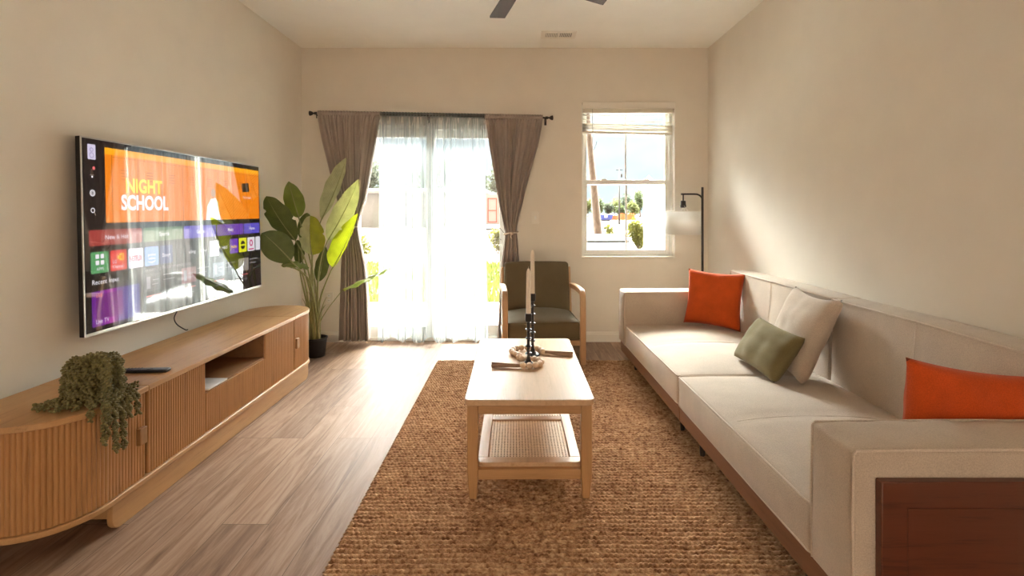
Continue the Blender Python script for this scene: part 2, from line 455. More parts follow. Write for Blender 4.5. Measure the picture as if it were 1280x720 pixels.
def baseboard(name, a, b, nrm):
    """moulded profile swept from a to b; nrm points into the room"""
    a, b, nrm = Vector(a), Vector(b), Vector(nrm)
    prof = [(0, 0), (0.015, 0), (0.015, 0.068), (0.011, 0.078), (0.011, 0.084), (0.005, 0.094), (0, 0.094)]
    m = MB(); n = len(prof)
    vs = [tuple(p + nrm * q + Vector((0, 0, z))) for p in (a, b) for q, z in prof]
    fs = [tuple(range(n)), tuple(range(n, 2*n))[::-1]] + [(i, (i+1) % n, n + (i+1) % n, n + i) for i in range(n)]
    m.add(vs, fs); struct(m, name, TRIM)
baseboard('baseboard_left', (XL, YR, 0), (XL, D, 0), (1, 0, 0))
baseboard('baseboard_right', (XR, YR, 0), (XR, D, 0), (-1, 0, 0))
baseboard('baseboard_back', (DX1 + 0.005, D, 0), (XR - 0.015, D, 0), (0, -1, 0))
baseboard('baseboard_back_corner', (XL + 0.015, D, 0), (DX0 - 0.005, D, 0), (0, -1, 0))

def ringframe(mb, x0, x1, z0, z1, wl, wr, wb, wt, y0, y1, mat=None):
    mb.box((x0, y0, z0), (x0 + wl, y1, z1), mat); mb.box((x1 - wr, y0, z0), (x1, y1, z1), mat)
    mb.box((x0 + wl, y0, z0), (x1 - wr, y1, z0 + wb), mat); mb.box((x0 + wl, y0, z1 - wt), (x1 - wr, y1, z1), mat)
    return mb

# ---- window
win = thing('window_1', None, None, ((WX0 + WX1)/2, D + 0.10, WZ0)); tag(win, kind='structure')
IW = Matrix.Translation((-(WX0 + WX1)/2, -(D + 0.10), -WZ0))
def wpart(mb, name, mat, parent=win, bevel=0.003, inv=IW):
    mb.v = [tuple(inv @ Vector(p)) for p in mb.v]
    return mb.build(name, mat, parent, bevel=bevel)
m = ringframe(MB(), WX0, WX1, WZ0, WZ1, .030, .030, .032, .03, D + .075, D + .137)
wpart(m, 'window_frame', VINYL)
m = MB().box((WX0 - .002, D - .012, WZ0 - .004), (WX1 + .002, D + .075, WZ0 + .012)); wpart(m, 'window_sill', TRIM)
zm = 1.49
m = ringframe(MB(), WX0 + .024, WX1 - .024, WZ0 + .025, zm + .022, .036, .042, .045, .040, D + .082, D + .108)
wpart(m, 'lower_sash', VINYL)
m = ringframe(MB(), WX0 + .024, WX1 - .024, zm - .02, WZ1 - .025, .034, .036, .042, .04, D + .110, D + .134)
wpart(m, 'upper_sash', VINYL)
for nm, z0, z1, yy in (('lower_glass', WZ0 + .065, zm - .015, D + .095), ('upper_glass', zm + .02, WZ1 - .06, D + .122)):
    wpart(MB().box((WX0 + .05, yy - .002, z0), (WX1 - .055, yy + .002, z1)), nm, GLASS, bevel=0)
    wpart(MB().box(((WX0 + WX1)/2 - .008, yy - .005, z0), ((WX0 + WX1)/2 + .008, yy + .005, z1)), 'muntin', VINYL)
for x in (WX0 + .22, WX1 - .24):
    wpart(MB().box((x - .025, D + .07, zm + .022), (x + .025, D + .10, zm + .034)), 'sash_lock', VINYL)

# ---- sliding glass door
door = thing('door_1', None, None, ((DX0 + DX1)/2, D + .06, 0)); tag(door, kind='structure')
ID = Matrix.Translation((-(DX0 + DX1)/2, -(D + .06), 0))
dp = lambda mb, n, mat=VINYL, bevel=.004: wpart(mb, n, mat, door, bevel, ID)
xm = -.835
dp(ringframe(MB(), DX0, DX1, 0, DZ, .045, .045, .035, .045, D + .02, D + .135), 'door_frame')
dp(ringframe(MB(), xm - .035, DX1 - .04, .035, DZ - .045, .075, .075, .10, .075, D + .095, D + .128), 'fixed_panel')
dp(ringframe(MB(), DX0 + .04, xm + .04, .035, DZ - .045, .075, .075, .10, .075, D + .035, D + .068), 'sliding_panel')
dp(MB().box((xm + .04, D + .109, .135), (DX1 - .115, D + .113, DZ - .12)), 'fixed_glass', GLASS, 0)
dp(MB().box((DX0 + .115, D + .049, .135), (xm - .035, D + .053, DZ - .12)), 'sliding_glass', GLASS, 0)
h = MB().box((DX0 + .065, D + .018, .93), (DX0 + .09, D + .036, 1.17)); dp(h, 'door_handle')

# ---- wall plates and vent
def plate(name, label, cat, loc, kind, group=None):
    t = thing(name, label, cat, loc, 0, group)
    m = MB().box((-.037, -.006, -.059), (.037, 0, .059)); m.build('cover_plate', TRIM, t, bevel=.003)
    if kind == 'switch':
        MB().box((-.009, -.011, -.017), (.009, -.0055, .017)).build('toggle', VINYL, t, bevel=.002)
    else:
        for z in (-.022, .022):
            s = MB(); s.prism([(.016*math.cos(a*PI/8), .014*math.sin(a*PI/8)) for a in range(16)], 0, .003, M=Matrix.Translation((0, -.0055, z)) @ Matrix.Rotation(PI/2, 4, 'X'))
            so = s.build('socket', VINYL, t)
            q = MB()
            for x in (-.006, .006): q.box((x - .001, -.0092, z - .001), (x + .001, -.0084, z + .007))
            q.build('slot', BLACK, so)
    return t
plate('light_switch', 'white toggle light switch on the wall between curtain and window', 'light switch', (0.158, D, 1.157), 'switch')
plate('wall_outlet', 'white wall outlet behind the stems of the tall potted plant', 'outlet', (-1.765, D, .405), 'outlet')
plate('wall_outlet', 'white wall outlet low behind the armrest of the armchair', 'outlet', (.487, D, .40), 'outlet')

vt = thing('ceiling_vent', 'white rectangular air vent with angled slats on the ceiling', 'vent', (.345, 4.485, ZC))
m = MB(); hw, hd = .150, .092
m.box((-hw, -hd, -.008), (hw, -hd + .035, 0)); m.box((-hw, hd - .035, -.008), (hw, hd, 0))
m.box((-hw, -hd + .035, -.008), (-hw + .035, hd - .035, 0)); m.box((hw - .035, -hd + .035, -.008), (hw, hd - .035, 0)); m.box((-.006, -hd + .035, -.008), (.006, hd - .035, 0))
m.build('vent_frame', TRIM, vt, bevel=.002)
MB().box((-hw + .03, -hd + .03, -.0012), (hw - .03, hd - .03, -.0004)).build('duct_shade_sheet', pmat('duct_dark', (.03, .025, .02)), vt)  # dark sheet standing in for the shade inside the duct
for k in range(22):
    x = -hw + .040 + k * .0105 if k < 11 else .0105 + (k - 11) * .0105
    sl = MB().box((-.0035, -hd + .036, -.0009), (.0035, hd - .036, .0003), M=Matrix.Translation((x, 0, -.0045)) @ Matrix.Rotation(.6 if k < 11 else -.6, 4, 'Y'))
    sl.build('slat', TRIM, vt)

# ---- ceiling fan (only two blade tips reach into the picture)
fan = thing('ceiling_fan', 'dark five bladed ceiling fan with one blade tip in view', 'ceiling fan', (.02, 2.645, ZC))
MB().lathe([(.065, 0), (.065, -.02), (.03, -.05)], 24).build('canopy', BRONZE, fan, auto=40)
MB().lathe([(.012, -.04), (.012, -.24)], 12).build('downrod', BRONZE, fan, auto=40)
MB().lathe([(.04, -.21), (.09, -.235), (.105, -.27), (.105, -.33), (.07, -.365), (.03, -.375)], 32).build('motor_housing', BRONZE, fan, auto=40)
BLADE = wood('fan_blade_walnut', (.06, .035, .028), (.035, .02, .016), 'y', rough=.75)
ang0 = 105.5
for k in range(5):
    a = math.radians(ang0 + 72*k)
    M = Matrix.Rotation(a, 4, 'Z') @ Matrix.Translation((0, 0, -.335)) @ Matrix.Rotation(math.radians(8), 4, 'X')
    pts = [(.16, -.048), (.30, -.058), (.555, -.062), (.585, .058), (.55, .064), (.30, .058), (.16, .048)]
    pts = [(.16, -.036), (.34, -.042), (.540, -.045), (.590, .040), (.57, .045), (.34, .042), (.16, .036)]
    b_ = MB().prism(pts, -.004, .004, M=M).build('blade', BLADE, fan, bevel=.002)
    MB().prism([(.085, -.02), (.20, -.03), (.23, 0), (.20, .03), (.085, .02)], .004, .009, M=M).build('blade_bracket', BRONZE, b_, bevel=.001)

# ================================================================== RUG
def rug():
    m, nt, ns, ln, out = nodes_of('jute')
    b = ns.new('ShaderNodeBsdfPrincipled'); b.inputs['Roughness'].default_value = 0.95; b.inputs['Specular IOR Level'].default_value = 0.1
    mp = mapping(nt, (40, 75, 10)); n1 = N(nt, 'ShaderNodeTexNoise', Scale=1.0, Detail=3.0, Roughness=0.7); ln.new(mp.outputs[0], n1.inputs['Vector'])
    mp2 = mapping(nt, (3, 9, 3)); n2 = N(nt, 'ShaderNodeTexNoise', Scale=1.0, Detail=3.0); ln.new(mp2.outputs[0], n2.inputs['Vector'])
    ad = N(nt, 'ShaderNodeMath', operation='MULTIPLY_ADD'); ad.inputs[1].default_value = 0.24; ln.new(n2.outputs['Fac'], ad.inputs[0]); ln.new(n1.outputs['Fac'], ad.inputs[2])
    r = ramp(nt, ad.outputs[0], [(0.43, (0.17, 0.080, 0.042)), (0.57, (0.36, 0.205, 0.112)), (0.71, (0.53, 0.345, 0.20)), (0.87, (0.72, 0.52, 0.33))])
    ln.new(r.outputs['Color'], b.inputs['Base Color'])
    mp3 = mapping(nt); n3 = N(nt, 'ShaderNodeTexNoise', Scale=260.0, Detail=2.0); ln.new(mp3.outputs[0], n3.inputs['Vector'])
    bp = N(nt, 'ShaderNodeBump', Strength=0.5, Distance=0.004); ln.new(n3.outputs['Fac'], bp.inputs['Height']); ln.new(bp.outputs[0], b.inputs['Normal'])
    ln.new(b.outputs[0], out.inputs['Surface'])
    from mathutils import noise as nz
    x0, x1, ya, yb = -.655, 1.30, 1.02, 4.205
    pitch = .0255; knot = .0175
    sx, sy = .0046, .0032
    nx, ny = int((x1 - x0)/sx), int((yb - ya)/sy)
    vs = []
    for j in range(ny + 1):
        y = ya + (yb - ya) * j / ny
        for i in range(nx + 1):
            x = x0 + (x1 - x0) * i / nx
            wob = nz.noise(Vector((x*1.6, y*1.2, 0))) * .016 + nz.noise(Vector((x*9, y*7, 3))) * .0035
            ph = (y + wob) / pitch
            row = math.floor(ph); fr = ph - row
            sh = (row * 0.618) % 1.0
            kx = (x / knot + sh + .35*nz.noise(Vector((x*14, row*1.7, 9)))) 
            kf = kx - math.floor(kx)
            h = (math.sin(PI*fr) ** .62) * (.66 + .34*math.sin(PI*kf) ** .8)
            amp = .0165 * (1 + .35*nz.noise(Vector((x*24, row*2.3, 5))))
            z = .001 + amp*h
            e = min(1, (x - x0)/.01, (x1 - x)/.01, (y - ya)/.012, (yb - y)/.012)
            ex = 0
            if i == 0: ex = .006*math.sin(2*PI*ph)
            vs.append((x + ex, y, max(.0005, z*max(0, e)**.5)))
    W = nx + 1
    fs = [(j*W+i, j*W+i+1, (j+1)*W+i+1, (j+1)*W+i) for j in range(ny) for i in range(nx)]
    mb = MB(); mb.v = vs; mb.f = fs; mb.m = [0]*len(fs)
    o = mb.build('jute_rug', m, smooth=True, recalc=False)
    tag(o, 'large chunky woven brown jute rug under the coffee table', 'rug')
rug()
RZ = .013    # what stands on the rug

# ================================================================== COFFEE TABLE
tb = thing('coffee_table', 'light oak rectangular coffee table with cane lower shelf', 'coffee table', (.043, 2.676, RZ), .008)
W2, L2, H = .272, .522, .435 - RZ
def rrect(hx, hy, r, n=6):
    return [(p.x, p.y) for p in loop_rect(-hx, hx, -hy, hy, 0, r, n)]
MB().prism(rrect(W2, L2, .028), H - .026, H).build('tabletop', TOAK, tb, bevel=.004, bseg=3)
lx, ly = W2 - .034, L2 - .034
for sx in (-1, 1):
    for sy in (-1, 1):
        m = MB(); a, bt = .023, .016
        cx, cy = sx*lx, sy*ly
        tx, ty = cx + sx*.006, cy + sy*.003
        z1 = H - .026
        def ring(c, h, z): return [(c[0]-h, c[1]-h, z), (c[0]+h, c[1]-h, z), (c[0]+h, c[1]+h, z), (c[0]-h, c[1]+h, z)]
        vs = ring((cx - sx*.001, cy), bt, .001) + ring((cx, cy), a, .12) + ring((cx, cy), a, z1)
        fs = [(3,2,1,0), (8,9,10,11)] + [(q*4+k, q*4+(k+1) % 4, q*4+4+(k+1) % 4, q*4+4+k) for q in (0, 1) for k in range(4)]
        m.add(vs, fs).build('leg', TOAKZ, tb, bevel=.004)
for s in (-1, 1):
    MB().box((-lx + .022, s*ly - .011, H - .068), (lx - .022, s*ly + .011, H - .026)).build('apron', TOAKX, tb, bevel=.002)
    MB().box((s*lx - .011, -ly + .022, H - .068), (s*lx + .011, ly - .022, H - .026)).build('apron', TOAK, tb, bevel=.002)
    MB().box((-lx + .022, s*ly - .013, .082), (lx - .022, s*ly + .013, .124)).build('stretcher', TOAKX, tb, bevel=.002)
# lower shelf: frame, divider and two woven cane panels
sz = .142; shx, shy = .222, .478
sm = MB(); yy = [-shy, -shy + .052, -.024, .024, shy - .052, shy]
for a, b2 in ((-shx, -shx + .046), (shx - .046, shx)):
    sm.box((a, -shy + .052, sz - .020), (b2, shy - .052, sz))
sm.box((-shx + .046, -.024, sz - .020), (shx - .046, .024, sz))
for s in (-1, 1):
    P = [(-shx, s*(shy - .052)), (shx, s*(shy - .052))]
    P += [(shx - .03 + .03*math.cos(PI/2*k/6), s*(shy - .03 + .03*math.sin(PI/2*k/6))) for k in range(7)]
    P += [(-shx + .03 - .03*math.sin(PI/2*k/6), s*(shy - .03 + .03*math.cos(PI/2*k/6))) for k in range(7)]
    sm.prism(P, sz - .020, sz)
shelf = sm.build('shelf', TOAK, tb, bevel=.003)
for s in (-1, 1):
    cm = MB(); ya, yb = (.024, shy - .052) if s > 0 else (-shy + .052, -.024); xa, xb = -shx + .046, shx - .046
    nx, ny = 26, 34
    for k in range(nx):
        x = xa + (xb - xa)*(k + .5)/nx
        cm.box((x - .0041, ya, sz - .010), (x + .0041, yb, sz - .0082))
    for k in range(ny):
        y = ya + (yb - ya)*(k + .5)/ny
        cm.box((xa, y - .0028, sz - .0112), (xb, y + .0028, sz - .0095))
    cm.build('cane_panel', CANE, shelf)

# ---- candlesticks and candles
IRON = pmat('black_iron', (.013, .011, .010), .32, .15)
WAX = pmat('cream_wax', (.85, .76, .65), .45, .04, trans=.15)
TABZ = .435
def candlestick(name, loc, h, label, discs, candle_h, clabel):
    prof = [(.040, 0), (.041, .004), (.030, .010), (.014, .020), (.0085, .034)]
    for d in discs:
        prof += [(.0080, d - .010), (.0095, d - .004), (.0165, d), (.0165, d + .003), (.0095, d + .007), (.0080, d + .012)]
    prof += [(.0085, h - .045), (.016, h - .040), (.0175, h - .034), (.0175, h - .002), (.0155, h)]
    t = MB().lathe(prof, 24).build(name, IRON, auto=40, loc=loc)
    tag(t, label, 'candlestick', 'candlesticks on the coffee table')
    c = thing('taper_candle', clabel, 'candle', (loc[0], loc[1], loc[2] + h), 0, 'taper candles')
    MB().lathe([(.0120, -.0005), (.0122, .003), (.0108, candle_h - .03), (.0098, candle_h - .016), (.005, candle_h - .003), (.002, candle_h)], 20).build('wax', WAX, c, auto=45)
    MB().tube([(0, 0, candle_h - .002), (.0005, 0, candle_h + .008)], .0009, 6).build('wick', pmat('wick_cotton', (.7, .62, .5), .9), c)
candlestick('candlestick', (.051, 2.640, TABZ + .0015), .262, 'shorter black metal candlestick standing in the front loop of beads', (.06, .095, .135, .18), .228, 'cream taper candle in the shorter candlestick')
candlestick('candlestick', (.077, 2.832, TABZ + .0015), .333, 'taller black metal candlestick at the back loop of beads', (.075, .12, .17, .22, .265), .236, 'cream taper candle in the taller candlestick')

# ---- bead garland: one S-shaped string of wooden beads with a tassel at both ends
gar = thing('bead_garland', 'garland of pale wooden beads with brown tassels lying on coffee table', 'bead garland', (.05, 2.72, TABZ))
BEAD = wood('bead_wood', (.70, .52, .36), (.62, .43, .28), 'x')
TASS = pmat('tassel_yarn', (.44, .29, .19), .95, .25, 90, (20, 1, 20), bump=.5, bscale=120)
pts = []
c1 = Vector((.052, 2.640)); r1 = .063
for k in range(26):
    a = math.radians(-118 + k*10.5); pts.append(c1 + r1*Vector((math.cos(a), math.sin(a))))
c2 = Vector((.048, 2.842)); r2 = .084
for k in range(26):
    a = math.radians(-122 - k*9.5); pts.append(c2 + r2*Vector((math.cos(a), math.sin(a))))
BR = .0165
acc = [pts[0]]
for p in pts[1:]:
    if (p - acc[-1]).length >= 0: acc.append(p)
path = smoothpath([(p.x, p.y, 0) for p in acc], 6)
beads = [path[0]]
for p in path:
    if (p - beads[-1]).length >= .0315: beads.append(p)
proto = None
for i, p in enumerate(beads):
    n_ = beads[min(i+1, len(beads)-1)] - beads[max(i-1, 0)]
    if proto is None:
        proto = MB().lathe([(.004, -.0155), (.010, -.0135), (.0155, -.006), (.0165, 0), (.0155, .006), (.010, .0135), (.004, .0155)], 14).build('bead', BEAD, gar, smooth=True)
        b_ = proto
    else:
        b_ = proto.copy(); COL.objects.link(b_); b_.parent = gar
    b_.location = (p.x - .05, p.y - 2.72, BR)
    b_.rotation_euler = Vector((n_.x, n_.y, 0)).to_track_quat('Z', 'Y').to_euler()
MB().tube([(p.x - .05, p.y - 2.72, BR) for p in beads], .0022, 6).build('string', ROPE, gar)
def tassel(p0, d, length):
    d = Vector(d).normalized(); s = Vector((-d.y, d.x, 0)); m = MB()
    p0 = Vector(p0) - Vector((.05, 2.72, TABZ))
    for k in range(30):
        a = random.uniform(0, 2*PI); r = math.sqrt(random.random())
        ox, oz = r*math.cos(a), r*math.sin(a)
        P = []
        for q in range(6):
            t = q/5; rad = .0075 + .0085*t**1.1
            z = .014*(1 - t*.15) + oz*rad
            P.append(p0 + d*(length*(t*(1 - .04*random.random()))) + s*(ox*rad) + Vector((0, 0, max(.003, z - p0.z))))
        m.tube(P, .0023, 5)
    o = m.build('tassel', TASS, gar, smooth=True)
    MB().tube([p0 + d*.010 + Vector((0, 0, .0145)), p0 + d*.020 + Vector((0, 0, .0145))], .0085, 10).build('binding', TASS, o, smooth=True)
b0, b1 = beads[0], beads[-1]
tassel((b0.x - .015, b0.y, TABZ), (-1, .12, 0), .145)
tassel((b1.x + .012, b1.y - .002, TABZ), (1, -.28, 0), .155)

# ================================================================== SOFA
sofa = thing('sofa', 'long beige linen sofa with wooden base rail on the rug', 'sofa', (1.30, 2.75, RZ))
O = Vector((1.30, 2.75, RZ))
def xf(y): return .868 - .0225*(y - 1.34)     # front face of the base
BXF, BXR = 1.605, 1.757
YN0, YN1, YM, YF0, YF1 = 1.34, 1.535, 2.735, 3.945, 4.150
def placed(mb, c, name, mat, parent=None, shear=0.0, smooth=True):
    """put a centred block at c (world) under the sofa, front edge following the base line"""
    c = Vector(c)
    mb.v = [(p[0] + c.x - O.x, p[1] + c.y - O.y, p[2] + c.z - O.z) for p in mb.v]
    o = mb.build(name, mat, parent or sofa, smooth=smooth)
    return o
def pipe(path, parent, r=.0042, closed=False):
    m = MB().tube([Vector(p) - O for p in path], r, 6, closed=closed)
    return m.build('piping', PIPE, parent, smooth=True)
zr0, zr1 = .112, .192
for a, b2 in ((YN0 + .01, YM - .002), (YM + .002, YF1 - .01)):
    m = MB(); vs = []
    for y in (a, b2):
        x = xf(y) + .012
        vs += [(x - O.x, y - O.y, zr0 - O.z), (x + .035 - O.x, y - O.y, zr0 - O.z), (x + .035 - O.x, y - O.y, zr1 - O.z), (x - .004 - O.x, y - O.y, zr1 - O.z)]
    m.add(vs, [(0,1,2,3), (7,6,5,4), (0,4,5,1), (1,5,6,2), (2,6,7,3), (3,7,4,0)]).build('front_rail', SRAIL, sofa, bevel=.004)
    MB().box((xf(a) + .045 - O.x, a + .01 - O.y, zr0 + .004 - O.z), (1.74 - O.x, b2 - .01 - O.y, zr1 - .004 - O.z)).build('base', pmat('sofa_base_cloth', (.08, .06, .05), .9), sofa)
for (x, y) in ((.893, 3.95), (.903, 2.86), (.906, 2.56), (.915, 1.62), (1.68, 3.95), (1.68, 2.86), (1.68, 2.56), (1.68, 1.62)):
    MB().lathe([(.011, .0), (.012, .004), (.018, .115 - RZ)], 14).build('leg', BLACK, sofa, auto=40, loc=(x - O.x, y - O.y, .0))
# seat cushions
for a, b2, sd in ((YN1 + .002, YM - .003, 1), (YM + .003, YF0 - .002, 2)):
    d = b2 - a; x0 = xf((a + b2)/2); x1 = BXF - .002; w_ = x1 - x0; hgt = .160
    slope = -.0225
    def dent(u, v, t, p, d=d, slope=slope, w_=w_):
        if t > .99: p.z -= .010*math.exp(-(v/.06)**2)*(1 - .6*abs(u)**6)
        p.x += slope*p.y*(1 - u)/2
        # shallow vertical pulls in the front border
        if u < -.9: p.x += .0025*math.sin(v*34)*(1 - abs(t))
        return p
    mb = rbox(w_, d, hgt, .018, 16, 26, 4, crown=(.012, .006, .034), noise=.0022, seed=sd*7, dent=dent)
    cu = placed(mb, ((x0 + x1)/2, (a + b2)/2, .192 + hgt/2), 'seat_cushion', LINEN)
    for z in (.192 + hgt - .004, .192 + .012):
        P = loop_rect(x0 + .002, x1 - .003, a + .002, b2 - .003, z, .02, 4)
        P = [Vector((p.x + slope*(p.y - (a + b2)/2)*(x1 - p.x)/w_ , p.y, p.z)) for p in P]
        pipe(P, cu, .0045, True)
    # sewn line across the top
    P = []
    for k in range(15):
        u = -1 + 2*k/14; P.append((x0 + w_*(k/14), (a + b2)/2, .192 + hgt + .034*(1 - abs(u)**2.5) - .0105*(1 - .6*abs(u)**6) + (0 if abs(u) < .99 else -.008)))
    MB().tube([Vector(p) - O for p in P[:-1]], .0022, 5).build('seam', PIPE, cu)
# back cushions
ZB0, ZB1 = .20, .772
for a, b2, sd in ((YN1 + .002, YM - .075, 3), (YM - .069, YF0 - .004, 4)):
    d = b2 - a; hgt = ZB1 - ZB0; w_ = BXR - BXF
    def dent(u, v, t, p):
        if u < -.98: p.x += .006*math.exp(-(v/.05)**2)*(1 - .5*t**6)
        if t > .98: p.z += .0022*math.sin(v*46 + u*6)
        p.x += .012*t
        return p
    mb = rbox(w_, d, hgt, .016, 6, 28, 10, crown=(.014, .004, .008), noise=.0022, seed=sd*5, dent=dent)
    cu = placed(mb, ((BXF + BXR)/2 - .008, (a + b2)/2, (ZB0 + ZB1)/2), 'back_cushion', LINEN)
    xa = BXF - .002 + .004; 
    P = [(xa - .012, a + .004, .42), (xa, a + .004, ZB1 - .006), (xa + .001, (a + b2)/2, ZB1 - .002), (xa, b2 - .004, ZB1 - .006), (xa - .012, b2 - .004, .42)]
    pipe(P, cu, .0042)
    P = [(BXR + .002, a + .004, ZB1 - .006), (BXR + .002, (a + b2)/2, ZB1 - .001), (BXR + .002, b2 - .004, ZB1 - .006)]
    pipe(P, cu, .0042)
    P = [(xa - .004 - .012*(1 - (k/10)) - .012*math.sin(PI*(.2 + .8*k/10)) + .004, (a + b2)/2, .36 + (ZB1 - .36)*k/10) for k in range(11)]
    MB().tube([Vector(p) - O for p in P], .0022, 5).build('seam', PIPE, cu)
# armrests
for a, b2, sd, outer in ((YN0, YN1, 5, 'near'), (YF0, YF1, 6, 'far')):
    x0, x1 = xf((a + b2)/2) - .002, 1.757; z0, z1 = .190, .600
    def dent(u, v, t, p):
        if t > .95: p.z += .0018*math.sin(u*52 + v*5)
        if u < -.95: p.x += .0015*math.sin(v*20 + t*2)
        return p
    mb = rbox(x1 - x0, b2 - a, z1 - z0, .014, 22, 5, 8, crown=(.010, .004, .010), noise=.0018, seed=sd*3, dent=dent)
    ar = placed(mb, ((x0 + x1)/2, (a + b2)/2, (z0 + z1)/2), 'armrest', LINEN)
    for y in (a + .003, b2 - .003):
        pipe([(x0 + .002, y, z0 + .01), (x0 - .001, y, (z0 + z1)/2), (x0 + .002, y, z1 - .012), (x0 + .010, y, z1 - .002), ((x0 + x1)/2, y, z1 + .001), (x1 - .01, y, z1 - .003)], ar)
    if outer == 'near':
        yo = a - .004
        m = MB(); X0, X1, Z0, Z1 = .918, 1.752, .14, .532
        IX0, IX1, IZ0, IZ1 = X0 + .068, X1 - .068, Z0 + .068, Z1 - .068
        def q(pts): return [tuple(Vector(p) - O) for p in pts]
        yf = yo - .022; yi = yo - .019
        V_ = q([(X0, yf, Z0), (X1, yf, Z0), (X1, yf, Z1), (X0, yf, Z1), (IX0, yf, IZ0), (IX1, yf, IZ0), (IX1, yf, IZ1), (IX0, yf, IZ1),
               (X0, yo, Z0), (X1, yo, Z0), (X1, yo, Z1), (X0, yo, Z1), (IX0, yo, IZ0), (IX1, yo, IZ0), (IX1, yo, IZ1), (IX0, yo, IZ1)])
        m.add(V_, [(0,1,5,4), (1,2,6,5), (2,3,7,6), (3,0,4,7), (0,8,9,1), (1,9,10,2), (2,10,11,3), (3,11,8,0), (4,5,13,12), (5,6,14,13), (6,7,15,14), (7,4,12,15)])
        pn = m.build('side_frame', SPANEL, sofa, bevel=.003)
        MB().box(tuple(Vector((IX0 + .001, yi, IZ0 + .001)) - O), tuple(Vector((IX1 - .001, yo, IZ1 - .001)) - O)).build('side_panel', SPANEL, pn)

# ---- pillows on the sofa
def put_pillow(name, label, mat, w_, h_, t_, bottom, right, upv, seed, pinch=.09, pipe_=False):
    """bottom = middle of the lower edge, right = direction of the width, upv = direction of the height"""
    r_ = Vector(right).normalized(); u_ = Vector(upv); u_ = (u_ - r_*u_.dot(r_)).normalized(); n_ = u_.cross(r_)   # local +Y
    o = pillow(w_, h_, t_, 26, pinch, seed).build(name, mat); weld(o)
    M = Matrix((r_, -r_.cross(u_) * -1, u_)).transposed() if False else Matrix((r_, u_.cross(r_), u_)).transposed()
    o.matrix_world = Matrix.Translation(bottom) @ M.to_4x4()
    tag(o, label, 'pillow', 'throw pillows on the sofa')
    return o
put_pillow('throw_pillow', 'square orange velvet pillow in the corner beside the window', ORANGE, .405, .405, .13, (1.395, 3.765, .378), (.80, -.60, -.04), (.10, .14, 1), 3)
put_pillow('throw_pillow', 'square cream linen pillow leaning on the middle of the sofa back', CREAM, .46, .46, .14, (1.378, 2.735, .372), (-.04, -1, .0), (.46, .12, 1), 11, pinch=.15)
put_pillow('throw_pillow', 'olive green oblong lumbar pillow in front of the cream pillow', OLIVE, .45, .265, .12, (1.24, 2.755, .385), (.02, -1, -.02), (.62, -.03, .9), 17, pinch=.07)
put_pillow('throw_pillow', 'orange velvet pillow behind the near armrest, beside the wooden side panel', ORANGE, .42, .35, .125, (1.378, 1.608, .385), (1, -.06, -.13), (.2, .03, 1), 23, pinch=.10)

# ================================================================== MEDIA CONSOLE
con = thing('media_console', 'long oak media console with reeded doors and rounded ends', 'media console', (-1.725, 2.805, 0))
CO = Vector((-1.725, 2.805, 0)); CR = .225; YA, YB = 1.915, 3.690   # centres of the round ends
def stadium(inset=0.0, n=20):
    r = CR - inset; P = []
    for k in range(n + 1):
        a = -PI/2 - PI/2 + PI*k/n     # near end: from back (-x) round to front
        P.append((r*math.cos(a), YA - CO.y + r*math.sin(a)))
    for k in range(n + 1):
        a = PI*k/n
        P.append((r*math.cos(a), YB - CO.y + r*math.sin(a)))
    return P
def clip_poly(P, y0, y1):
    """part of a convex outline between two y values"""
    def cut(P, f):
        out = []
        for a, b in zip(P, P[1:] + P[:1]):
            fa, fb = f(a), f(b)
            if fa >= 0: out.append(a)
            if fa*fb < 0: t = fa/(fa - fb); out.append((a[0] + (b[0]-a[0])*t, a[1] + (b[1]-a[1])*t))
        return out
    return cut(cut(P, lambda p: p[1] - y0), lambda p: y1 - p[1])
S0 = stadium(0)
ys = [-9, 2.112 - CO.y, 3.498 - CO.y, 9]
for a, b2 in zip(ys, ys[1:]):
    P = clip_poly(S0, a + .0007, b2 - .0007)
    MB().prism(P, .488, .510).build('top_panel', OAK, con, bevel=.003)
MB().prism(stadium(-.002), .126, .147).build('bottom_panel', OAK, con, bevel=.004)
def reed_strip(path, z0, z1, pitch=.0155, depth=.0065, th=.012, name='door', mat=OAKV, parent=con):
    """path: dense list of (pt, outward normal, arclength)"""
    m = MB(); n = len(path); vs = []
    for p, nn, s in path:
        bmp = depth * abs(math.sin(PI*s/pitch)) ** .55
        o = p + nn*bmp; i = p - nn*th
        vs += [(o.x, o.y, z0), (o.x, o.y, z1), (i.x, i.y, z1), (i.x, i.y, z0)]
    fs = [(0,1,2,3), (n*4-1, n*4-2, n*4-3, n*4-4)]
    for k in range(n - 1):
        for q in range(4):
            fs.append((k*4+q, k*4+(q+1) % 4, k*4+4+(q+1) % 4, k*4+4+q))
    o = m.add(vs, fs).build(name, mat, parent, auto=50)
    return o
rb = CR - .014
def straight(y0, y1, step=.0155/8):
    n = max(2, round((y1 - y0)/step)); return [(Vector((rb, y0 - CO.y + (y1 - y0)*k/n)), Vector((1, 0)), (y1 - y0)*k/n) for k in range(n + 1)]
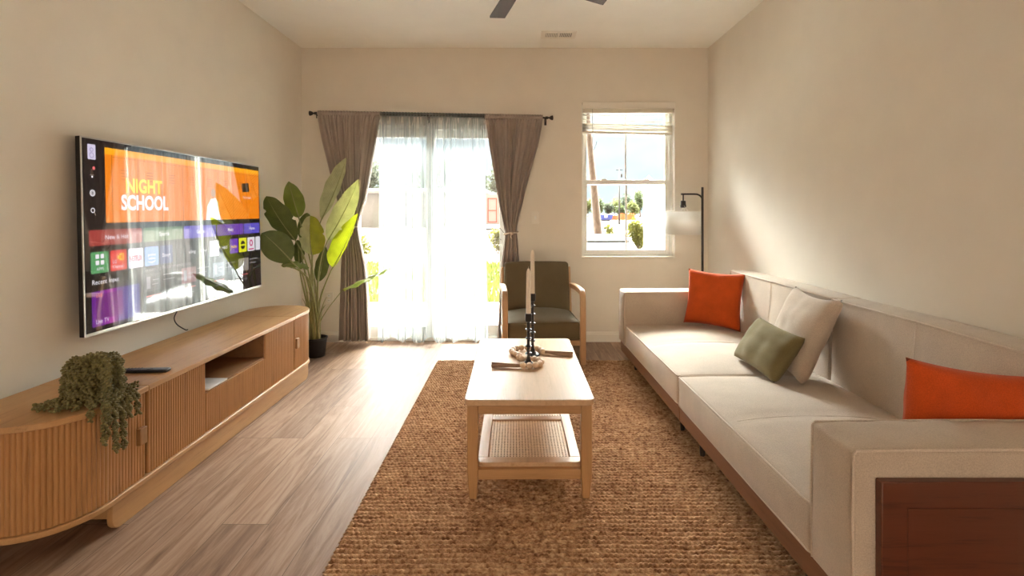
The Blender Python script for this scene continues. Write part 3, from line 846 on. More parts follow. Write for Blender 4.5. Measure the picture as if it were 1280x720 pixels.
def curved(near):
    out = []; step = .0155/8
    La = rb*PI*.98; n = int(La/step); s = 0
    ylim = 2.104 if near else 3.506
    for k in range(n + 1):
        a = -PI/2 - PI/2*.96 + (PI*.98)*k/n
        a = min(a, 0)
        out.append((Vector((rb*math.cos(a), YA - CO.y + rb*math.sin(a))), Vector((math.cos(a), math.sin(a))), La*k/n))
    out = [q for q in out if not (q[1].y > -1e-4)]
    s0 = out[-1][2]; n2 = int((ylim - YA)/step) if near else int((YB - ylim)/step)
    for k in range(1, n2 + 1):
        out.append((Vector((rb, YA - CO.y + (2.104 - YA)*k/n2)), Vector((1, 0)), s0 + (2.104 - YA)*k/n2))
    if not near:
        out = [(Vector((p.x, -p.y)), Vector((q.x, -q.y)), s) for p, q, s in out][::-1]
    return out
dn = reed_strip(curved(True), .149, .486, name='tambour_door')
df = reed_strip(curved(False), .149, .486, name='tambour_door')
reed_strip(straight(2.120, 2.508), .149, .486, name='reeded_panel')
reed_strip(straight(3.102, 3.490), .149, .486, name='reeded_panel')
reed_strip(straight(2.514, 3.096), .151, .336, name='drawer')
for y, d in ((2.112, dn), (3.498, df)):
    MB().box((rb - .03, y - .007 - CO.y, .147), (rb - .012, y + .007 - CO.y, .488)).build('groove', OAKIN, con)
for y, d in ((2.076, dn), (3.534, df)):
    MB().box((rb + .0005, y - .019 - CO.y, .287), (rb + .020, y + .019 - CO.y, .354)).build('handle', OAKD, d, bevel=.003)
m = MB()
m.box((-.20, 2.508 - CO.y, .147), (rb - .002, 2.5145 - CO.y, .488)); m.box((-.20, 3.0955 - CO.y, .147), (rb - .002, 3.102 - CO.y, .488))
m.box((-.20, 2.514 - CO.y, .338), (rb - .004, 3.096 - CO.y, .347)); m.box((-.205, 2.514 - CO.y, .147), (-.195, 3.096 - CO.y, .488))
m.build('open_compartment', OAKIN, con)
# plinth boards with rounded ends
def board(x0, x1):
    ya, yb = 1.965 - CO.y, 3.800 - CO.y; r = .045
    P = [(ya, .126)] + [(ya + r - r*math.cos(PI/2*k/8), .0005 + r - r*math.sin(PI/2*k/8)) for k in range(9)] + [(yb - r + r*math.sin(PI/2*k/8), .0005 + r - r*math.cos(PI/2*k/8)) for k in range(9)] + [(yb, .126)]
    m = MB(); n = len(P)
    m.add([(x0, y, z) for y, z in P] + [(x1, y, z) for y, z in P], [tuple(range(n)), tuple(range(n, 2*n))[::-1]] + [(k, (k+1) % n, n + (k+1) % n, n + k) for k in range(n)])
    return m
board(.168, .190).build('plinth_board', OAK, con, bevel=.003)
board(-.150, -.128).build('plinth_board', OAK, con, bevel=.003)
for y in (2.03, 3.72): MB().box((-.128, y - .01 - CO.y, .02), (.168, y + .01 - CO.y, .126)).build('cross_board', OAK, con)
# things on and in the console
bk = thing('paper_booklet', 'white paper booklet lying in the open compartment of the console', 'booklet', (-1.575, 2.605, .3475))
PAPER = pmat('paper_white', (.80, .78, .74), .6, .04)
MB().box((-.075, -.080, 0), (.072, .080, .006)).build('pages', PAPER, bk)
MB().box((-.077, -.082, .006), (.073, .082, .008)).build('cover', pmat('booklet_cover', (.66, .66, .68), .35, .12, 20), bk, bevel=.001)

rm = thing('remote_control', 'black remote control lying on the media console', 'remote control', (-1.640, 2.285, .5105), math.radians(4))
mb = rbox(.200, .042, .014, .006, 10, 4, 2); mb.v = [(x, y, z + .0075) for x, y, z in mb.v]
mb.build('remote_body', pmat('remote_plastic', (.018, .017, .018), .35, .1), rm, smooth=True)
GREY = pmat('remote_button_grey', (.10, .10, .11), .5, .05)
for i in range(5):
    for j in (-1, 0, 1):
        MB().lathe([(.0035, 0), (.0035, .0012), (.0028, .0018)], 10, M=Matrix.Translation((-.075 + i*.014, j*.011, .0143))).build('button', GREY, rm)
MB().lathe([(.012, 0), (.012, .0015), (.010, .002)], 20, M=Matrix.Translation((.02, 0, .0143))).build('dial', GREY, rm)

# ---- trailing plant
tp = thing('trailing_plant', 'trailing string-of-pearls style plant spilling over the media console edge', 'plant', (-1.625, 1.985, .5105))
TO = Vector((-1.625, 1.985, .5105))
MB().lathe([(.038, 0), (.042, .004), (.052, .085), (.054, .092), (.049, .092), (.046, .08)], 28).build('pot', pmat('pot_clay', (.30, .20, .12), .7, .1), tp, auto=40)
STR = pmat('pearl_leaf', (.17, .15, .052), .5, .35, 70)
STR2 = pmat('pearl_stem', (.16, .13, .06), .7, .2)
def inside_top(x, y):
    dy = 0 if YA <= y <= YB else min(abs(y - YA), abs(y - YB))
    return math.hypot(x + 1.725, dy) < CR + .006
fol = MB()
octv = [(1,0,0),(-1,0,0),(0,1,0),(0,-1,0),(0,0,1),(0,0,-1)]
def leaflet(c, r, ax):
    q = ax.to_track_quat('Z', 'Y').to_matrix().to_4x4()
    fol.ball((0, 0, 0), r, 6, 4, STR, (1, .8, 1.25), M=Matrix.Translation(c) @ q)
strands = []
for k in range(86):
    r_ = random.random()
    if r_ < .40: phi = math.radians(random.gauss(-92, 17)); Lg = random.uniform(.12, .25)      # along the top, towards the camera
    elif r_ < .74: phi = math.radians(random.gauss(-22, 20)); Lg = random.choice((random.uniform(.15, .24), random.uniform(.24, .42)))
    else: phi = random.uniform(0, 2*PI); Lg = random.uniform(.12, .22)
    strands.append((phi, Lg))
for phi, Lg in strands:
    r0 = random.uniform(0, .035)
    p = TO + Vector((r0*math.cos(phi), r0*math.sin(phi), .10 + random.uniform(0, .05)))
    pitch = math.radians(random.uniform(30, 80)); head = phi; s = 0; P = [p.copy()]; ds = .0085; rest = False
    while s < Lg:
        if not rest: pitch = max(math.radians(-84), pitch - math.radians(random.uniform(13, 19)))
        ins = inside_top(p.x, p.y)
        d = Vector((math.cos(head)*math.cos(pitch), math.sin(head)*math.cos(pitch), math.sin(pitch)))
        q = p + d*ds
        fl = TO.z + .008 + random.uniform(0, .012)
        if inside_top(q.x, q.y) and q.z < fl:
            rest = True; q = p + Vector((math.cos(head), math.sin(head), 0))*ds; q.z = max(q.z, TO.z + .008); q.z += (fl - q.z)*.3; pitch = 0
            head += random.uniform(-.25, .25)
        elif rest and not inside_top(q.x, q.y):
            rest = False; pitch = math.radians(-35)
        if not inside_top(q.x, q.y):
            # hang clear of the doors
            if q.z < TO.z: 
                vx = Vector((q.x + 1.725, 0 if YA <= q.y <= YB else q.y - (YA if q.y < YA else YB)))
                if vx.length < CR + .012: vx = vx.normalized()*(CR + .012); q.x = vx.x - 1.725
        p = q; P.append(p.copy()); s += ds
    for i in range(1, len(P)):
        c = P[i] - TO; ax = P[i] - P[i-1]
        if ax.length < 1e-6: continue
        ax.normalize(); sd = ax.orthogonal().normalized(); sd = Quaternion(ax, i*2.4 + phi) @ sd
        for sg in (-1, 1):
            off = sd*sg*.0068
            cc = c + off
            if inside_top(cc.x + TO.x, cc.y + TO.y) and cc.z < .0055: cc.z = .0055
            leaflet(cc, random.uniform(.0050, .0070), (sd*sg + ax*.5).normalized())
    if len(P) > 2: fol.tube([q - TO for q in P], .0012, 4, STR2)
fol.build('foliage', None, tp, smooth=True, recalc=False)

# ================================================================== TELEVISION
tv = thing('television', 'large wall mounted flat television showing a streaming menu', 'television', (-1.972, 3.125, .650))
tv.rotation_euler = (0, math.radians(-1.3), 0)
TW, TH = 1.600, .905
BZ = pmat('tv_bezel', (.012, .012, .013), .3, .1); SIL = pmat('tv_silver_edge', (.62, .60, .58), .3, .03, metal=.8)
MB().box((.008, -TW/2, 0), (.030, TW/2, TH)).build('housing', BZ, tv, bevel=.003)
m = MB()
for a, b2 in (((.0302, -TW/2, 0), (.0345, -TW/2 + .006, TH)), ((.0302, TW/2 - .006, 0), (.0345, TW/2, TH)), ((.0302, -TW/2 + .006, TH - .006), (.0345, TW/2 - .006, TH)), ((.0302, -TW/2 + .006, 0), (.0345, TW/2 - .006, .012))):
    m.box(a, b2)
m.build('edge_trim', SIL, tv)
MB().box((-.045, -.22, .25), (.008, .22, .65)).build('wall_mount', BLACK, tv)
MB().box((.0345, -.035, .0015), (.0365, .035, .010)).build('badge', SIL, tv)
scr = MB()
UI = {}
def ui(name, col, s=1.0, col2=None):
    if name not in UI: UI[name] = emit_ui('screen_' + name, col, s, col2)
    return UI[name]
XS = .0348
def U(u): return -TW/2 + TW*u
def V(v): return TH*(1 - v)
def rect(u0, v0, u1, v1, mat, layer=1, r=0.0):
    x = XS + layer*.00025
    if r:
        P = loop_rect(U(u0), U(u1), V(v1), V(v0), 0, r, 4); scr.add([(x, p.x, p.y) for p in P], [tuple(range(len(P)))], mat)
    else:
        scr.add([(x, U(u0), V(v1)), (x, U(u1), V(v1)), (x, U(u1), V(v0)), (x, U(u0), V(v0))], [(0, 1, 2, 3)], mat)
def poly(pts, mat, layer=2):
    scr.add([(XS + layer*.00025, U(u), V(v)) for u, v in pts], [tuple(range(len(pts)))], mat)
def ringui(u, v, r, th, mat, layer=3, n=18):
    x = XS + layer*.00025; vs = []; fs = []
    for k in range(n):
        a = 2*PI*k/n
        for q in (r - th, r): vs.append((x, U(u) + q*math.cos(a), V(v) + q*math.sin(a)))
    for k in range(n): fs.append((2*k, 2*k+1, (2*k+3) % (2*n), (2*k+2) % (2*n)))
    scr.add(vs, fs, mat)
def disc(u, v, r, mat, layer=3, n=18):
    scr.add([(XS + layer*.00025, U(u) + r*math.cos(2*PI*k/n), V(v) + r*math.sin(2*PI*k/n)) for k in range(n)], [tuple(range(n))], mat)
def text(body, u0, v0, v1, mat, layer=4, width=None, bold=0.0, align='LEFT'):
    """letters of cap height v0..v1; width (in u) stretches the word"""
    cu = bpy.data.curves.new('lettering', 'FONT'); cu.body = body; cu.size = 1.0; cu.offset = bold; cu.resolution_u = 3
    ob = bpy.data.objects.new('lettering', cu); COL.objects.link(ob)
    bpy.context.view_layer.update()
    me = bpy.data.meshes.new_from_object(ob.evaluated_get(bpy.context.evaluated_depsgraph_get()))
    bpy.data.objects.remove(ob); bpy.data.curves.remove(cu)
    if not me.vertices: return
    xs = [v.co.x for v in me.vertices]; ysv = [v.co.y for v in me.vertices]
    cap = .73; h = TH*(v1 - v0); sy = h/cap; sx = sy
    if width: sx = TW*width/(max(xs) - min(xs))
    x0 = min(xs); Wd = (max(xs) - x0)*sx
    base = U(u0) - (Wd/2 if align == 'CENTER' else 0)
    scr.add([(XS + layer*.00025, base + (v.co.x - x0)*sx, V(v1) + v.co.y*sy) for v in me.vertices], [tuple(p.vertices) for p in me.polygons], mat)
    bpy.data.meshes.remove(me)
WH = ui('white', (.80, .76, .80), .9); DK = ui('dark', (.020, .016, .016), .6); GR = ui('grey', (.35, .33, .35), .8)
rect(.006, .008, .994, .985, ui('backdrop', (.014, .011, .011), .7), 0)
# side icons
rect(.022, .035, .050, .112, ui('lilac', (.62, .56, .72), .9), 1, .004); 
ringui(.036, .062, .010, .003, ui('violet', (.25, .20, .42), .8), 2); ringui(.036, .090, .013, .003, UI['violet'], 2, 12)
poly([(.031, .186), (.033, .160), (.039, .160), (.041, .186), (.044, .192), (.028, .192)], WH); poly([(.033, .182), (.0345, .165), (.0375, .165), (.039, .182)], DK, 3); disc(.042, .155, .008, ui('coral', (.80, .16, .16), .9), 4); disc(.036, .199, .005, WH)
ringui(.036, .282, .016, .005, WH, 2, 8); ringui(.036, .282, .008, .003, WH, 2, 8)
ringui(.036, .370, .012, .004, WH, 2); poly([(.040, .380), (.042, .378), (.047, .395), (.045, .398)], WH)
# large orange banner of lockers
OR = ui('orange', (.90, .235, .008), .85); OR2 = ui('orange_top', (.95, .38, .01), .95); ORD = ui('orange_line', (.42, .10, .005), .8)
rect(.083, .040, .990, .435, OR, 1); rect(.083, .040, .990, .075, OR2, 2)
for u in (.108, .215, .326, .437, .548, .659, .770, .881): rect(u, .075, u + .0025, .435, ORD, 2)
for u in (.112, .221, .332, .443, .554, .665, .776, .887):
    rect(u, .084, u + .098, .087, ORD, 2)
    for k in range(4): rect(u + .034, .150 + k*.016, u + .064, .154 + k*.016, ORD, 3)
text('NIGHT', .163, .190, .268, ui('yellow', (.95, .68, .02), 1.0), 5, .165, .035)
text('SCHOOL', .142, .283, .365, ui('letter_white', (.86, .80, .88), 1.0), 5, .215, .04)
# pale shapes of the picture behind the letters
poly([(.575, .435), (.585, .34), (.61, .29), (.64, .28), (.66, .31), (.672, .435)], ui('denim', (.30, .45, .68), .8), 3); disc(.625, .245, .028, ui('skin', (.55, .28, .16), .8), 4)
poly([(.84, .16), (.90, .15), (.905, .22), (.845, .225)], ui('indigo', (.16, .12, .60), .8), 3)
text('Try it now', .85, .255, .275, WH, 5)
# category band
for u0, u1, n_, col, t in ((.020, .228, 'brick', (.36, .045, .04), 'New & Hot'), (.234, .432, 'moss', (.14, .21, .10), 'Sports'), (.438, .640, 'royal', (.11, .06, .50), 'Games'), (.646, .846, 'purple', (.16, .05, .42), 'Music'), (.852, .990, 'royal2', (.12, .09, .55), 'Home')):
    rect(u0, .470, u1, .552, ui(n_, col, .8), 1, .010)
    text(t, (u0 + u1)/2, .497, .522, WH, 3, None, .01, 'CENTER')
# app tiles
tiles = [('green', (.09, .32, .12), 'APPS'), ('red', (.72, .02, .02), 'LG'), ('lav', (.66, .60, .70), 'NETFLIX'), ('azure', (.16, .30, .80), 'prime'), ('navy', (.02, .04, .16), 'Disney+'), ('ink', (.015, .014, .016), ''), ('ink2', (.02, .02, .03), 'sling'),
         ('ink3', (.015, .015, .018), 'tv'), ('blanc', (.75, .72, .75), ''), ('ink4', (.012, .012, .014), 'HBO'), ('grape', (.16, .05, .42), 'hulu'), ('lemon', (.72, .72, .02), ''), ('blanc2', (.74, .70, .73), ''), ('blanc3', (.70, .68, .73), '')]
for k, (n_, col, t) in enumerate(tiles):
    u0 = .0245 + k*.0712; u1 = min(u0 + .0645, .992)
    rect(u0, .582, u1, .692, ui('tile_' + n_, col, .85), 1, .008)
    uc = (u0 + u1)/2
    if k == 0:
        for du in (-.009, .009):
            for dv in (-.016, .016): rect(uc + du - .0065, .622 + dv - .0115, uc + du + .0065, .622 + dv + .0115, WH, 3, .004)
        text('APPS', uc, .662, .678, WH, 4, .026, 0, 'CENTER')
    elif k == 1:
        text('LG', u0 + .008, .633, .651, WH, 4, None, .02); text('Channels', u0 + .008, .660, .677, WH, 4, .046, .01)
        YE = ui('amber', (.90, .50, .01), .9); rect(uc + .002, .600, uc + .022, .640, YE, 3, .006); rect(uc - .006, .612, uc + .010, .630, YE, 3); rect(uc + .010, .610, uc + .015, .630, ui('tile_red', (.72, .02, .02)), 4)
    elif k == 2: text('NETFLIX', uc, .622, .652, ui('crimson', (.55, .01, .03), .8), 4, .054, .02, 'CENTER')
    elif k == 3:
        text('prime', uc, .618, .636, WH, 4, .036, 0, 'CENTER'); text('video', uc, .640, .656, WH, 4, .034, 0, 'CENTER')
        poly([(uc - .02, .666), (uc, .678), (uc + .02, .664), (uc, .670)], WH, 4)
    elif k == 11: disc(uc, .637, .030, DK, 3); rect(u0 + .012, .630, u1 - .012, .644, ui('tile_lemon', (.72, .72, .02)), 4)
    elif k == 12:
        ringui(uc, .628, .026, .012, ui('magenta', (.55, .02, .18), .8), 3, 6); rect(u0 + .01, .672, u1 - .01, .682, UI['magenta'], 3)
    elif t: text(t, uc, .628, .650, WH if n_ != 'grape' else ui('yellow', (0, 0, 0)), 4, .040, .01, 'CENTER')
# recent input and recommendations
text('Recent Input', .028, .722, .748, WH, 3, .100)
rect(.025, .782, .212, .962, ui('live', (.2, .05, .5), .55, [(0, (.12, .03, .30)), (.28, (.30, .02, .42)), (.42, (.62, .03, .50)), (.52, (.20, .03, .40)), (.70, (.07, .04, .42)), (1, (.05, .05, .35))]), 1)
rect(.040, .800, .140, .930, ui('live2', (.5, .02, .45), .35, [(0, (.20, .02, .34)), (1, (.75, .03, .62))]), 2)
text('LIVE', .040, .795, .813, ui('coral', (0, 0, 0)), 4, .022, .01); text('Live TV', .038, .925, .948, WH, 4, .048)
text('Streaming Recommendations', .232, .700, .722, GR, 3, .24)
for u0, n_, col in ((.232, 'ash', (.10, .09, .09)), (.420, 'rose', (.35, .16, .17)), (.610, 'slate', (.20, .22, .26)), (.800, 'sand', (.32, .28, .24))):
    rect(u0, .740, u0 + .085, .840, ui('card_' + n_, col, .7), 1, .004)
    rect(u0 + .012, .755, u0 + .030, .825, GR, 2); rect(u0 + .040, .775, u0 + .070, .780, GR, 2); rect(u0 + .038, .800, u0 + .066, .805, GR, 2)
    rect(u0 + .092, .755, u0 + .165, .760, GR, 1); rect(u0 + .092, .785, u0 + .150, .790, GR, 1); rect(u0 + .010, .865, u0 + .080, .871, ui('coral', (0, 0, 0)), 1)
    rect(u0 + .020, .900, u0 + .070, .906, GR, 1)
scr.build('screen', None, tv, recalc=False)
cb = MB().tube(smoothpath([(-1.995, 3.045, .70), (-1.990, 3.05, .655), (-1.985, 3.00, .605), (-1.983, 3.02, .56), (-1.970, 3.075, .516), (-1.965, 3.09, .514)], 6), .0032, 6).build('power_cord', BLACK, smooth=True)
tag(cb, 'thin black cord hanging from the television to the console', 'cord')

# ================================================================== ARMCHAIR
ch = thing('armchair', 'olive grey armchair with curved light wood arms by the curtain', 'armchair', (.180, 4.345, 0), math.radians(4))
HX = .305
for s in (-1, 1):
    P = [(s*HX, -.295, RZ + .001), (s*HX, -.297, .30), (s*HX, -.298, .50)] + [(s*HX, -.298 + .07*(1 - math.cos(PI/2*k/6)), .505 + .075*math.sin(PI/2*k/6)) for k in range(1, 7)] + [(s*HX, -.05, .582), (s*HX, .16, .572), (s*HX, .295, .555)]
    MB().tube(P, .02, sq=(.020, .0225)).build('side_frame', CHAIRW, ch, bevel=.007, bseg=3)
    P = [(s*.300, .345, .001), (s*.300, .275, .30), (s*.300, .285, .45), (s*.300, .345, .715)]
    MB().tube(smoothpath(P, 5), .02, sq=(.019, .012)).build('rear_leg', CHAIRW, ch, bevel=.005)
    MB().box((s*HX - .014, -.28, .165), (s*HX + .014, .30, .205)).build('side_rail', CHAIRW, ch, bevel=.004)
for y in (-.285, .285): MB().box((-HX + .02, y - .012, .165), (HX - .02, y + .012, .205)).build('seat_rail', CHAIRW, ch, bevel=.004)
mb = rbox(.566, .56, .145, .022, 12, 12, 4, crown=(.004, .012, .050), noise=.0015, seed=41)
mb.v = [(x, y - .02, z + .206 + .0725) for x, y, z in mb.v]
sc_ = mb.build('seat_cushion', CHAIRF, ch, smooth=True)
for z in (.206 + .140, .206 + .008):
    MB().tube([p for p in loop_rect(-.282, .282, -.299, .258, z, .022, 4)], .004, 6, closed=True).build('piping', CHAIRF, sc_, smooth=True)
mb = rbox(.572, .095, .44, .026, 12, 4, 12, crown=(.004, .020, .010), noise=.0012, seed=43)
Mb = Matrix.Translation((0, .262, .545)) @ Matrix.Rotation(math.radians(-13), 4, 'X')
mb.v = [tuple(Mb @ Vector(p)) for p in mb.v]
mb.build('backrest', CHAIRF, ch, smooth=True)

# ================================================================== CURTAINS
RY = D - .088
rod = thing('curtain_rod', 'black curtain rod with finials above the sliding door', 'curtain rod', ((535 - VX)*RY/F, RY, 2.094))
k_ = RY/F
slope = -.0195
def rodz(x): return 2.094 + slope*(x - (535 - VX)*k_)
xa, xb = (394 - VX)*k_, (684 - VX)*k_; xo = (535 - VX)*k_
MB().tube([(xa - xo, 0, rodz(xa) - 2.094), (xb - xo, 0, rodz(xb) - 2.094)], .008, 12).build('rod', BLACK, rod, smooth=True)
for x, s in ((xa, -1), (xb, 1)):
    M = Matrix.Translation((x - xo, 0, rodz(x) - 2.094)) @ Matrix.Rotation(s*PI/2, 4, 'Y')
    MB().lathe([(.009, -.01), (.013, -.005), (.013, .004), (.008, .010), (.008, .020), (.016, .028), (.022, .044), (.022, .052), (.012, .056)], 20, M=M).build('finial', BLACK, rod, auto=40)
for x in (xa + .012, xo, xb - .012):
    z = rodz(x) - 2.094
    m = MB().tube([(x - xo, RY*0 + .086, z - .02), (x - xo, .05, z - .016), (x - xo, .0, z - .0105)], .006, 8)
    m.box((x - xo - .010, .081, z - .055), (x - xo + .010, .0875, z + .02)); m.tube([(x - xo, -.004, z + .011), (x - xo, -.012, z), (x - xo, -.006, z - .014), (x - xo, .002, z - .012), (x - xo, .002, z - .045)], .0045, 6)
    m.build('bracket', BLACK, rod)

def curtain(name, label, rows, nf, amp, mat, ybase, nx=150, nz=70, seed=0, group=None, thick=.0018, header=True, hem_py=None):
    """rows: (py, px left, px right, amplitude factor, y offset)"""
    rnd = random.Random(seed)
    ph = [rnd.uniform(0, 6.28) for _ in range(8)]
    kk = ybase/F
    def fn(a, b):
        py = rows[0][0] + (rows[-1][0] - rows[0][0])*b
        l, r, af, yo = lerp_tab(rows, py)
        w_ = a + .018*math.sin(2*PI*a*3 + ph[0]) + .012*math.sin(2*PI*a*5 + ph[1] + b*.6)
        w_ = w_ - (.018*math.sin(ph[0])*(1-a) + .018*math.sin(6*PI + ph[0])*a) - (.012*math.sin(ph[1] + b*.6)*(1-a) + .012*math.sin(10*PI + ph[1] + b*.6)*a)
        px = l + (r - l)*a
        x = (px - VX)*kk
        z = CH - (py - VY)*kk
        f = 2*PI*nf*w_ + ph[2]
        big = 1.15*math.sin(f + .75*math.sin(f)) + .35*math.sin(f*.53 + ph[3] + b*1.1) + .15*math.sin(f*2.1 + ph[4] + b*2)
        top = max(0, 1 - b/.04)
        fine = (.006 if header and thick else .002)*math.sin(2*PI*nf*3.1*a + ph[5]) * max(.12, 1 - b/.45)
        y = ybase + yo - amp*af*(big*.7 + .5) * (1 - top) + fine
        x += amp*af*.35*math.cos(f)*(1 - top)
        z += slope*(x - xo)*max(0, 1 - b*2.2)
        if hem_py and b > .9: z += (b - .9)/.1*hem_py*(.5 + .5*math.sin(f*.55 + 1.0))
        if b < 1/nz*1.5:
            pass
        return (x, y, z)
    m = MB(); m.grid(fn, nx, nz)
    o = m.build(name, mat, smooth=True, solid=thick, recalc=False)
    # pocket over the rod with a small ruffle above it
    if header:
        def fh(a, b):
            l, r = rows[0][1], rows[0][2]; px = l + (r - l)*a; x = (px - VX)*kk
            an = 2*PI*b
            ru = .0025*math.sin(2*PI*nf*3.1*a + ph[5])
            return (x, RY + (.0125 + ru)*math.cos(an), rodz(x) + (.0135 + ru)*math.sin(an) + (.012 if abs(b - .25) < .03 else 0))
        h = MB(); h.grid(fh, nx, 16)
        h.build('rod_pocket', mat, o, smooth=True, solid=.001, recalc=False)
    return tag(o, label, 'curtain', group)
LR = [(142, 397, 477, .55, 0), (180, 405.5, 471, .8, 0), (212, 414, 465, .9, 0), (250, 425, 457.5, .9, -.01), (276, 431, 449, .7, -.02), (284, 432.5, 448, .6, -.02), (294, 432, 449.5, .7, -.02), (330, 430, 457, .95, -.01), (370, 428.5, 460, 1.05, 0), (425, 427, 462, 1.15, 0)]
curtain('drape', 'taupe drape panel tied back behind the tall leafy plant', LR, 7, .046, DRAPE, RY, seed=4, group='taupe drapes')
RR = [(146, 606, 678.5, .55, 0), (180, 610.5, 671.5, .8, 0), (220, 617, 660, .9, 0), (260, 624.5, 650.5, .85, -.01), (282, 630, 645.5, .65, -.02), (291, 632, 645, .6, -.02), (300, 631, 646, .7, -.02), (340, 626, 648.5, .95, -.01), (425, 622, 651, 1.1, 0)]
curtain('drape', 'taupe drape panel tied back behind the armchair', RR, 7, .046, DRAPE, RY, seed=9, group='taupe drapes')
SH = [(144, 474.5, 607, .45, .012), (175, 474.5, 607, .7, .008), (260, 474.5, 608, .9, 0), (360, 474.5, 609.5, 1.1, -.005), (428, 474, 612, 1.35, -.012)]
curtain('sheer_curtain', 'white sheer curtain hanging in front of the sliding door', SH, 11, .026, SHEER, RY + .006, nx=240, nz=60, seed=21, thick=0, hem_py=.045)
def tieback(px, py, label, rx, knot):
    x, z = (px - VX)*k_, CH - (py - VY)*k_
    o = thing('curtain_tieback', label, 'tieback', (x, RY - .045, z), 0, 'rope tiebacks')
    P = []
    for k in range(28):
        a = 2*PI*k/28; P.append((rx*math.cos(a), .052*math.sin(a) + .012, .010*math.cos(a) + .004*math.sin(3*a)))
    MB().tube(P, .0062, 7, closed=True).build('rope_loop', ROPE, o, smooth=True)
    MB().ball((knot, -.045, -.004), .013, 10, 7, sc=(1.2, .8, .9)).build('knot', ROPE, o, smooth=True)
    MB().tube(smoothpath([(knot, -.046, -.01), (knot - .01, -.047, -.03), (knot + .004, -.046, -.05)], 5), .004, 6).build('rope_end', ROPE, o, smooth=True)
    return o
tieback(440, 284, 'white rope tieback on the drape behind the tall plant', .070, .040)
tb2 = tieback(638.5, 291, 'white rope tieback on the drape above the armchair', .066, .010)
MB().tube(smoothpath([(-.062, -.02, 0), (-.10, -.01, .045), (-.115, -.005, .01), (-.112, 0, -.035), (-.085, -.005, -.065)], 6), .0022, 6).build('hanging_loop', BLACK, tb2, smooth=True)

# ---- blind gathered at the top of the window
BL = pmat('blind_vinyl', (.78, .73, .63), .45, .04, trans=.25)
bl = thing('window_blind', 'white slatted blind drawn up crookedly at the window top', 'blind', ((WX0 + WX1)/2, D + .03, 2.228))
BO = Vector(((WX0 + WX1)/2, D + .03, 2.228)); hw = (WX1 - WX0)/2 - .008
MB().box((-hw - .006, -.052, -.058), (hw + .010, -.042, .006)).build('valance', TRIM, bl, bevel=.003)
MB().box((-hw + .002, -.020, -.090), (hw - .002, .022, -.002)).build('headrail', BL, bl, bevel=.003)
def slat(zl, zr, sag, tilt, y=0.0, w_=.024):
    def fn(a, b):
        x = -hw + .004 + (2*hw - .008)*a; v = (b - .5)*2
        z = zl + (zr - zl)*a + sag*math.sin(PI*a) + math.sin(tilt)*v*w_ + .0025*(1 - v*v)
        return (x, y + math.cos(tilt)*v*w_, z)
    m = MB(); m.grid(fn, 14, 4); return m.build('slat', BL, bl, smooth=True, solid=.0025, recalc=False)
slat(-.112, -.118, -.002, .12); slat(-.108, -.172, -.022, .18)
slat(-.150, -.182, -.004, .1)
for k in range(9):
    slat(-.193 - .0085*k, -.214 - .0085*k + (.002 if k % 2 else 0), -.002*((k*7) % 3), .05*((k*5) % 4 - 1.5))
MB().box((-hw + .004, -.022, -.288), (hw - .004, .022, -.274), M=Matrix.Rotation(math.radians(1.2), 4, 'Y')).build('bottom_rail', BL, bl, bevel=.003)
for x in (-.33, .28): MB().tube([(x, -.027, -.06), (x, -.027, -.19), (x, -.026, -.275)], .0011, 5).build('ladder_cord', BL, bl)
MB().tube([(-.335, -.036, -.058), (-.332, -.036, -.25), (-.335, -.036, -.42)], .0022, 6).build('pull_cord', pmat('cord_grey', (.4, .37, .33), .8), bl)
MB().tube(smoothpath([(-.335, -.036, -.42), (-.325, -.04, -.44), (-.305, -.042, -.40), (-.295, -.042, -.36)], 5), .002, 6).build('pull_cord', MATS['cord_grey'], bl)

# ================================================================== FLOOR LAMP
lp = thing('floor_lamp', 'slim dark floor lamp with white drum shade in the corner', 'floor lamp', (1.628, 4.60, 0))
MB().lathe([(.115, 0.0005), (.118, .004), (.118, .014), (.110, .020), (.02, .024)], 32).build('base', BRONZE, lp, auto=40)
MB().lathe([(.0105, .02), (.0105, 1.425), (.008, 1.43)], 14).build('pole', BRONZE, lp, auto=40)
AX = -.170
MB().tube(smoothpath([(0, 0, 1.325), (-.012, 0, 1.345), (-.035, 0, 1.362), (-.07, 0, 1.368), (-.19, 0, 1.368)], 6), .0075, 8).build('arm', BRONZE, lp, smooth=True)
MB().lathe([(.006, 1.365), (.006, 1.312), (.022, 1.308), (.024, 1.275), (.026, 1.272), (.026, 1.252), (.014, 1.248)], 18, M=Matrix.Translation((AX, 0, 0))).build('socket', BRONZE, lp, auto=40)
MB().lathe([(.012, 1.25), (.014, 1.235), (.026, 1.20), (.030, 1.175), (.024, 1.150), (.010, 1.138), (.001, 1.136)], 18, M=Matrix.Translation((AX, 0, 0))).build('bulb', pmat('frosted_bulb', (.85, .82, .75), .2, .01), lp, smooth=True)
SHADE = sheermat('shade_linen', (.80, .78, .74), .04, .42)
shm = MB(); vs = []; n = 40
for z in (1.012, 1.217):
    for k in range(n): vs.append((AX + .150*math.cos(2*PI*k/n), .150*math.sin(2*PI*k/n), z))
shm.add(vs, [(k, (k+1) % n, n + (k+1) % n, n + k) for k in range(n)])
so = shm.build('lamp_shade', SHADE, lp, smooth=True, solid=.0012)
for z in (1.013, 1.216): MB().tube([(AX + .150*math.cos(2*PI*k/n), .150*math.sin(2*PI*k/n), z) for k in range(n)], .0024, 6, closed=True).build('rim', TRIM, so, smooth=True)
for k in range(3):
    a = 2*PI*k/3 + .5; MB().tube([(AX + .019*math.cos(a), .019*math.sin(a), 1.268), (AX + .149*math.cos(a), .149*math.sin(a), 1.215)], .0016, 5).build('spoke', TRIM, so)

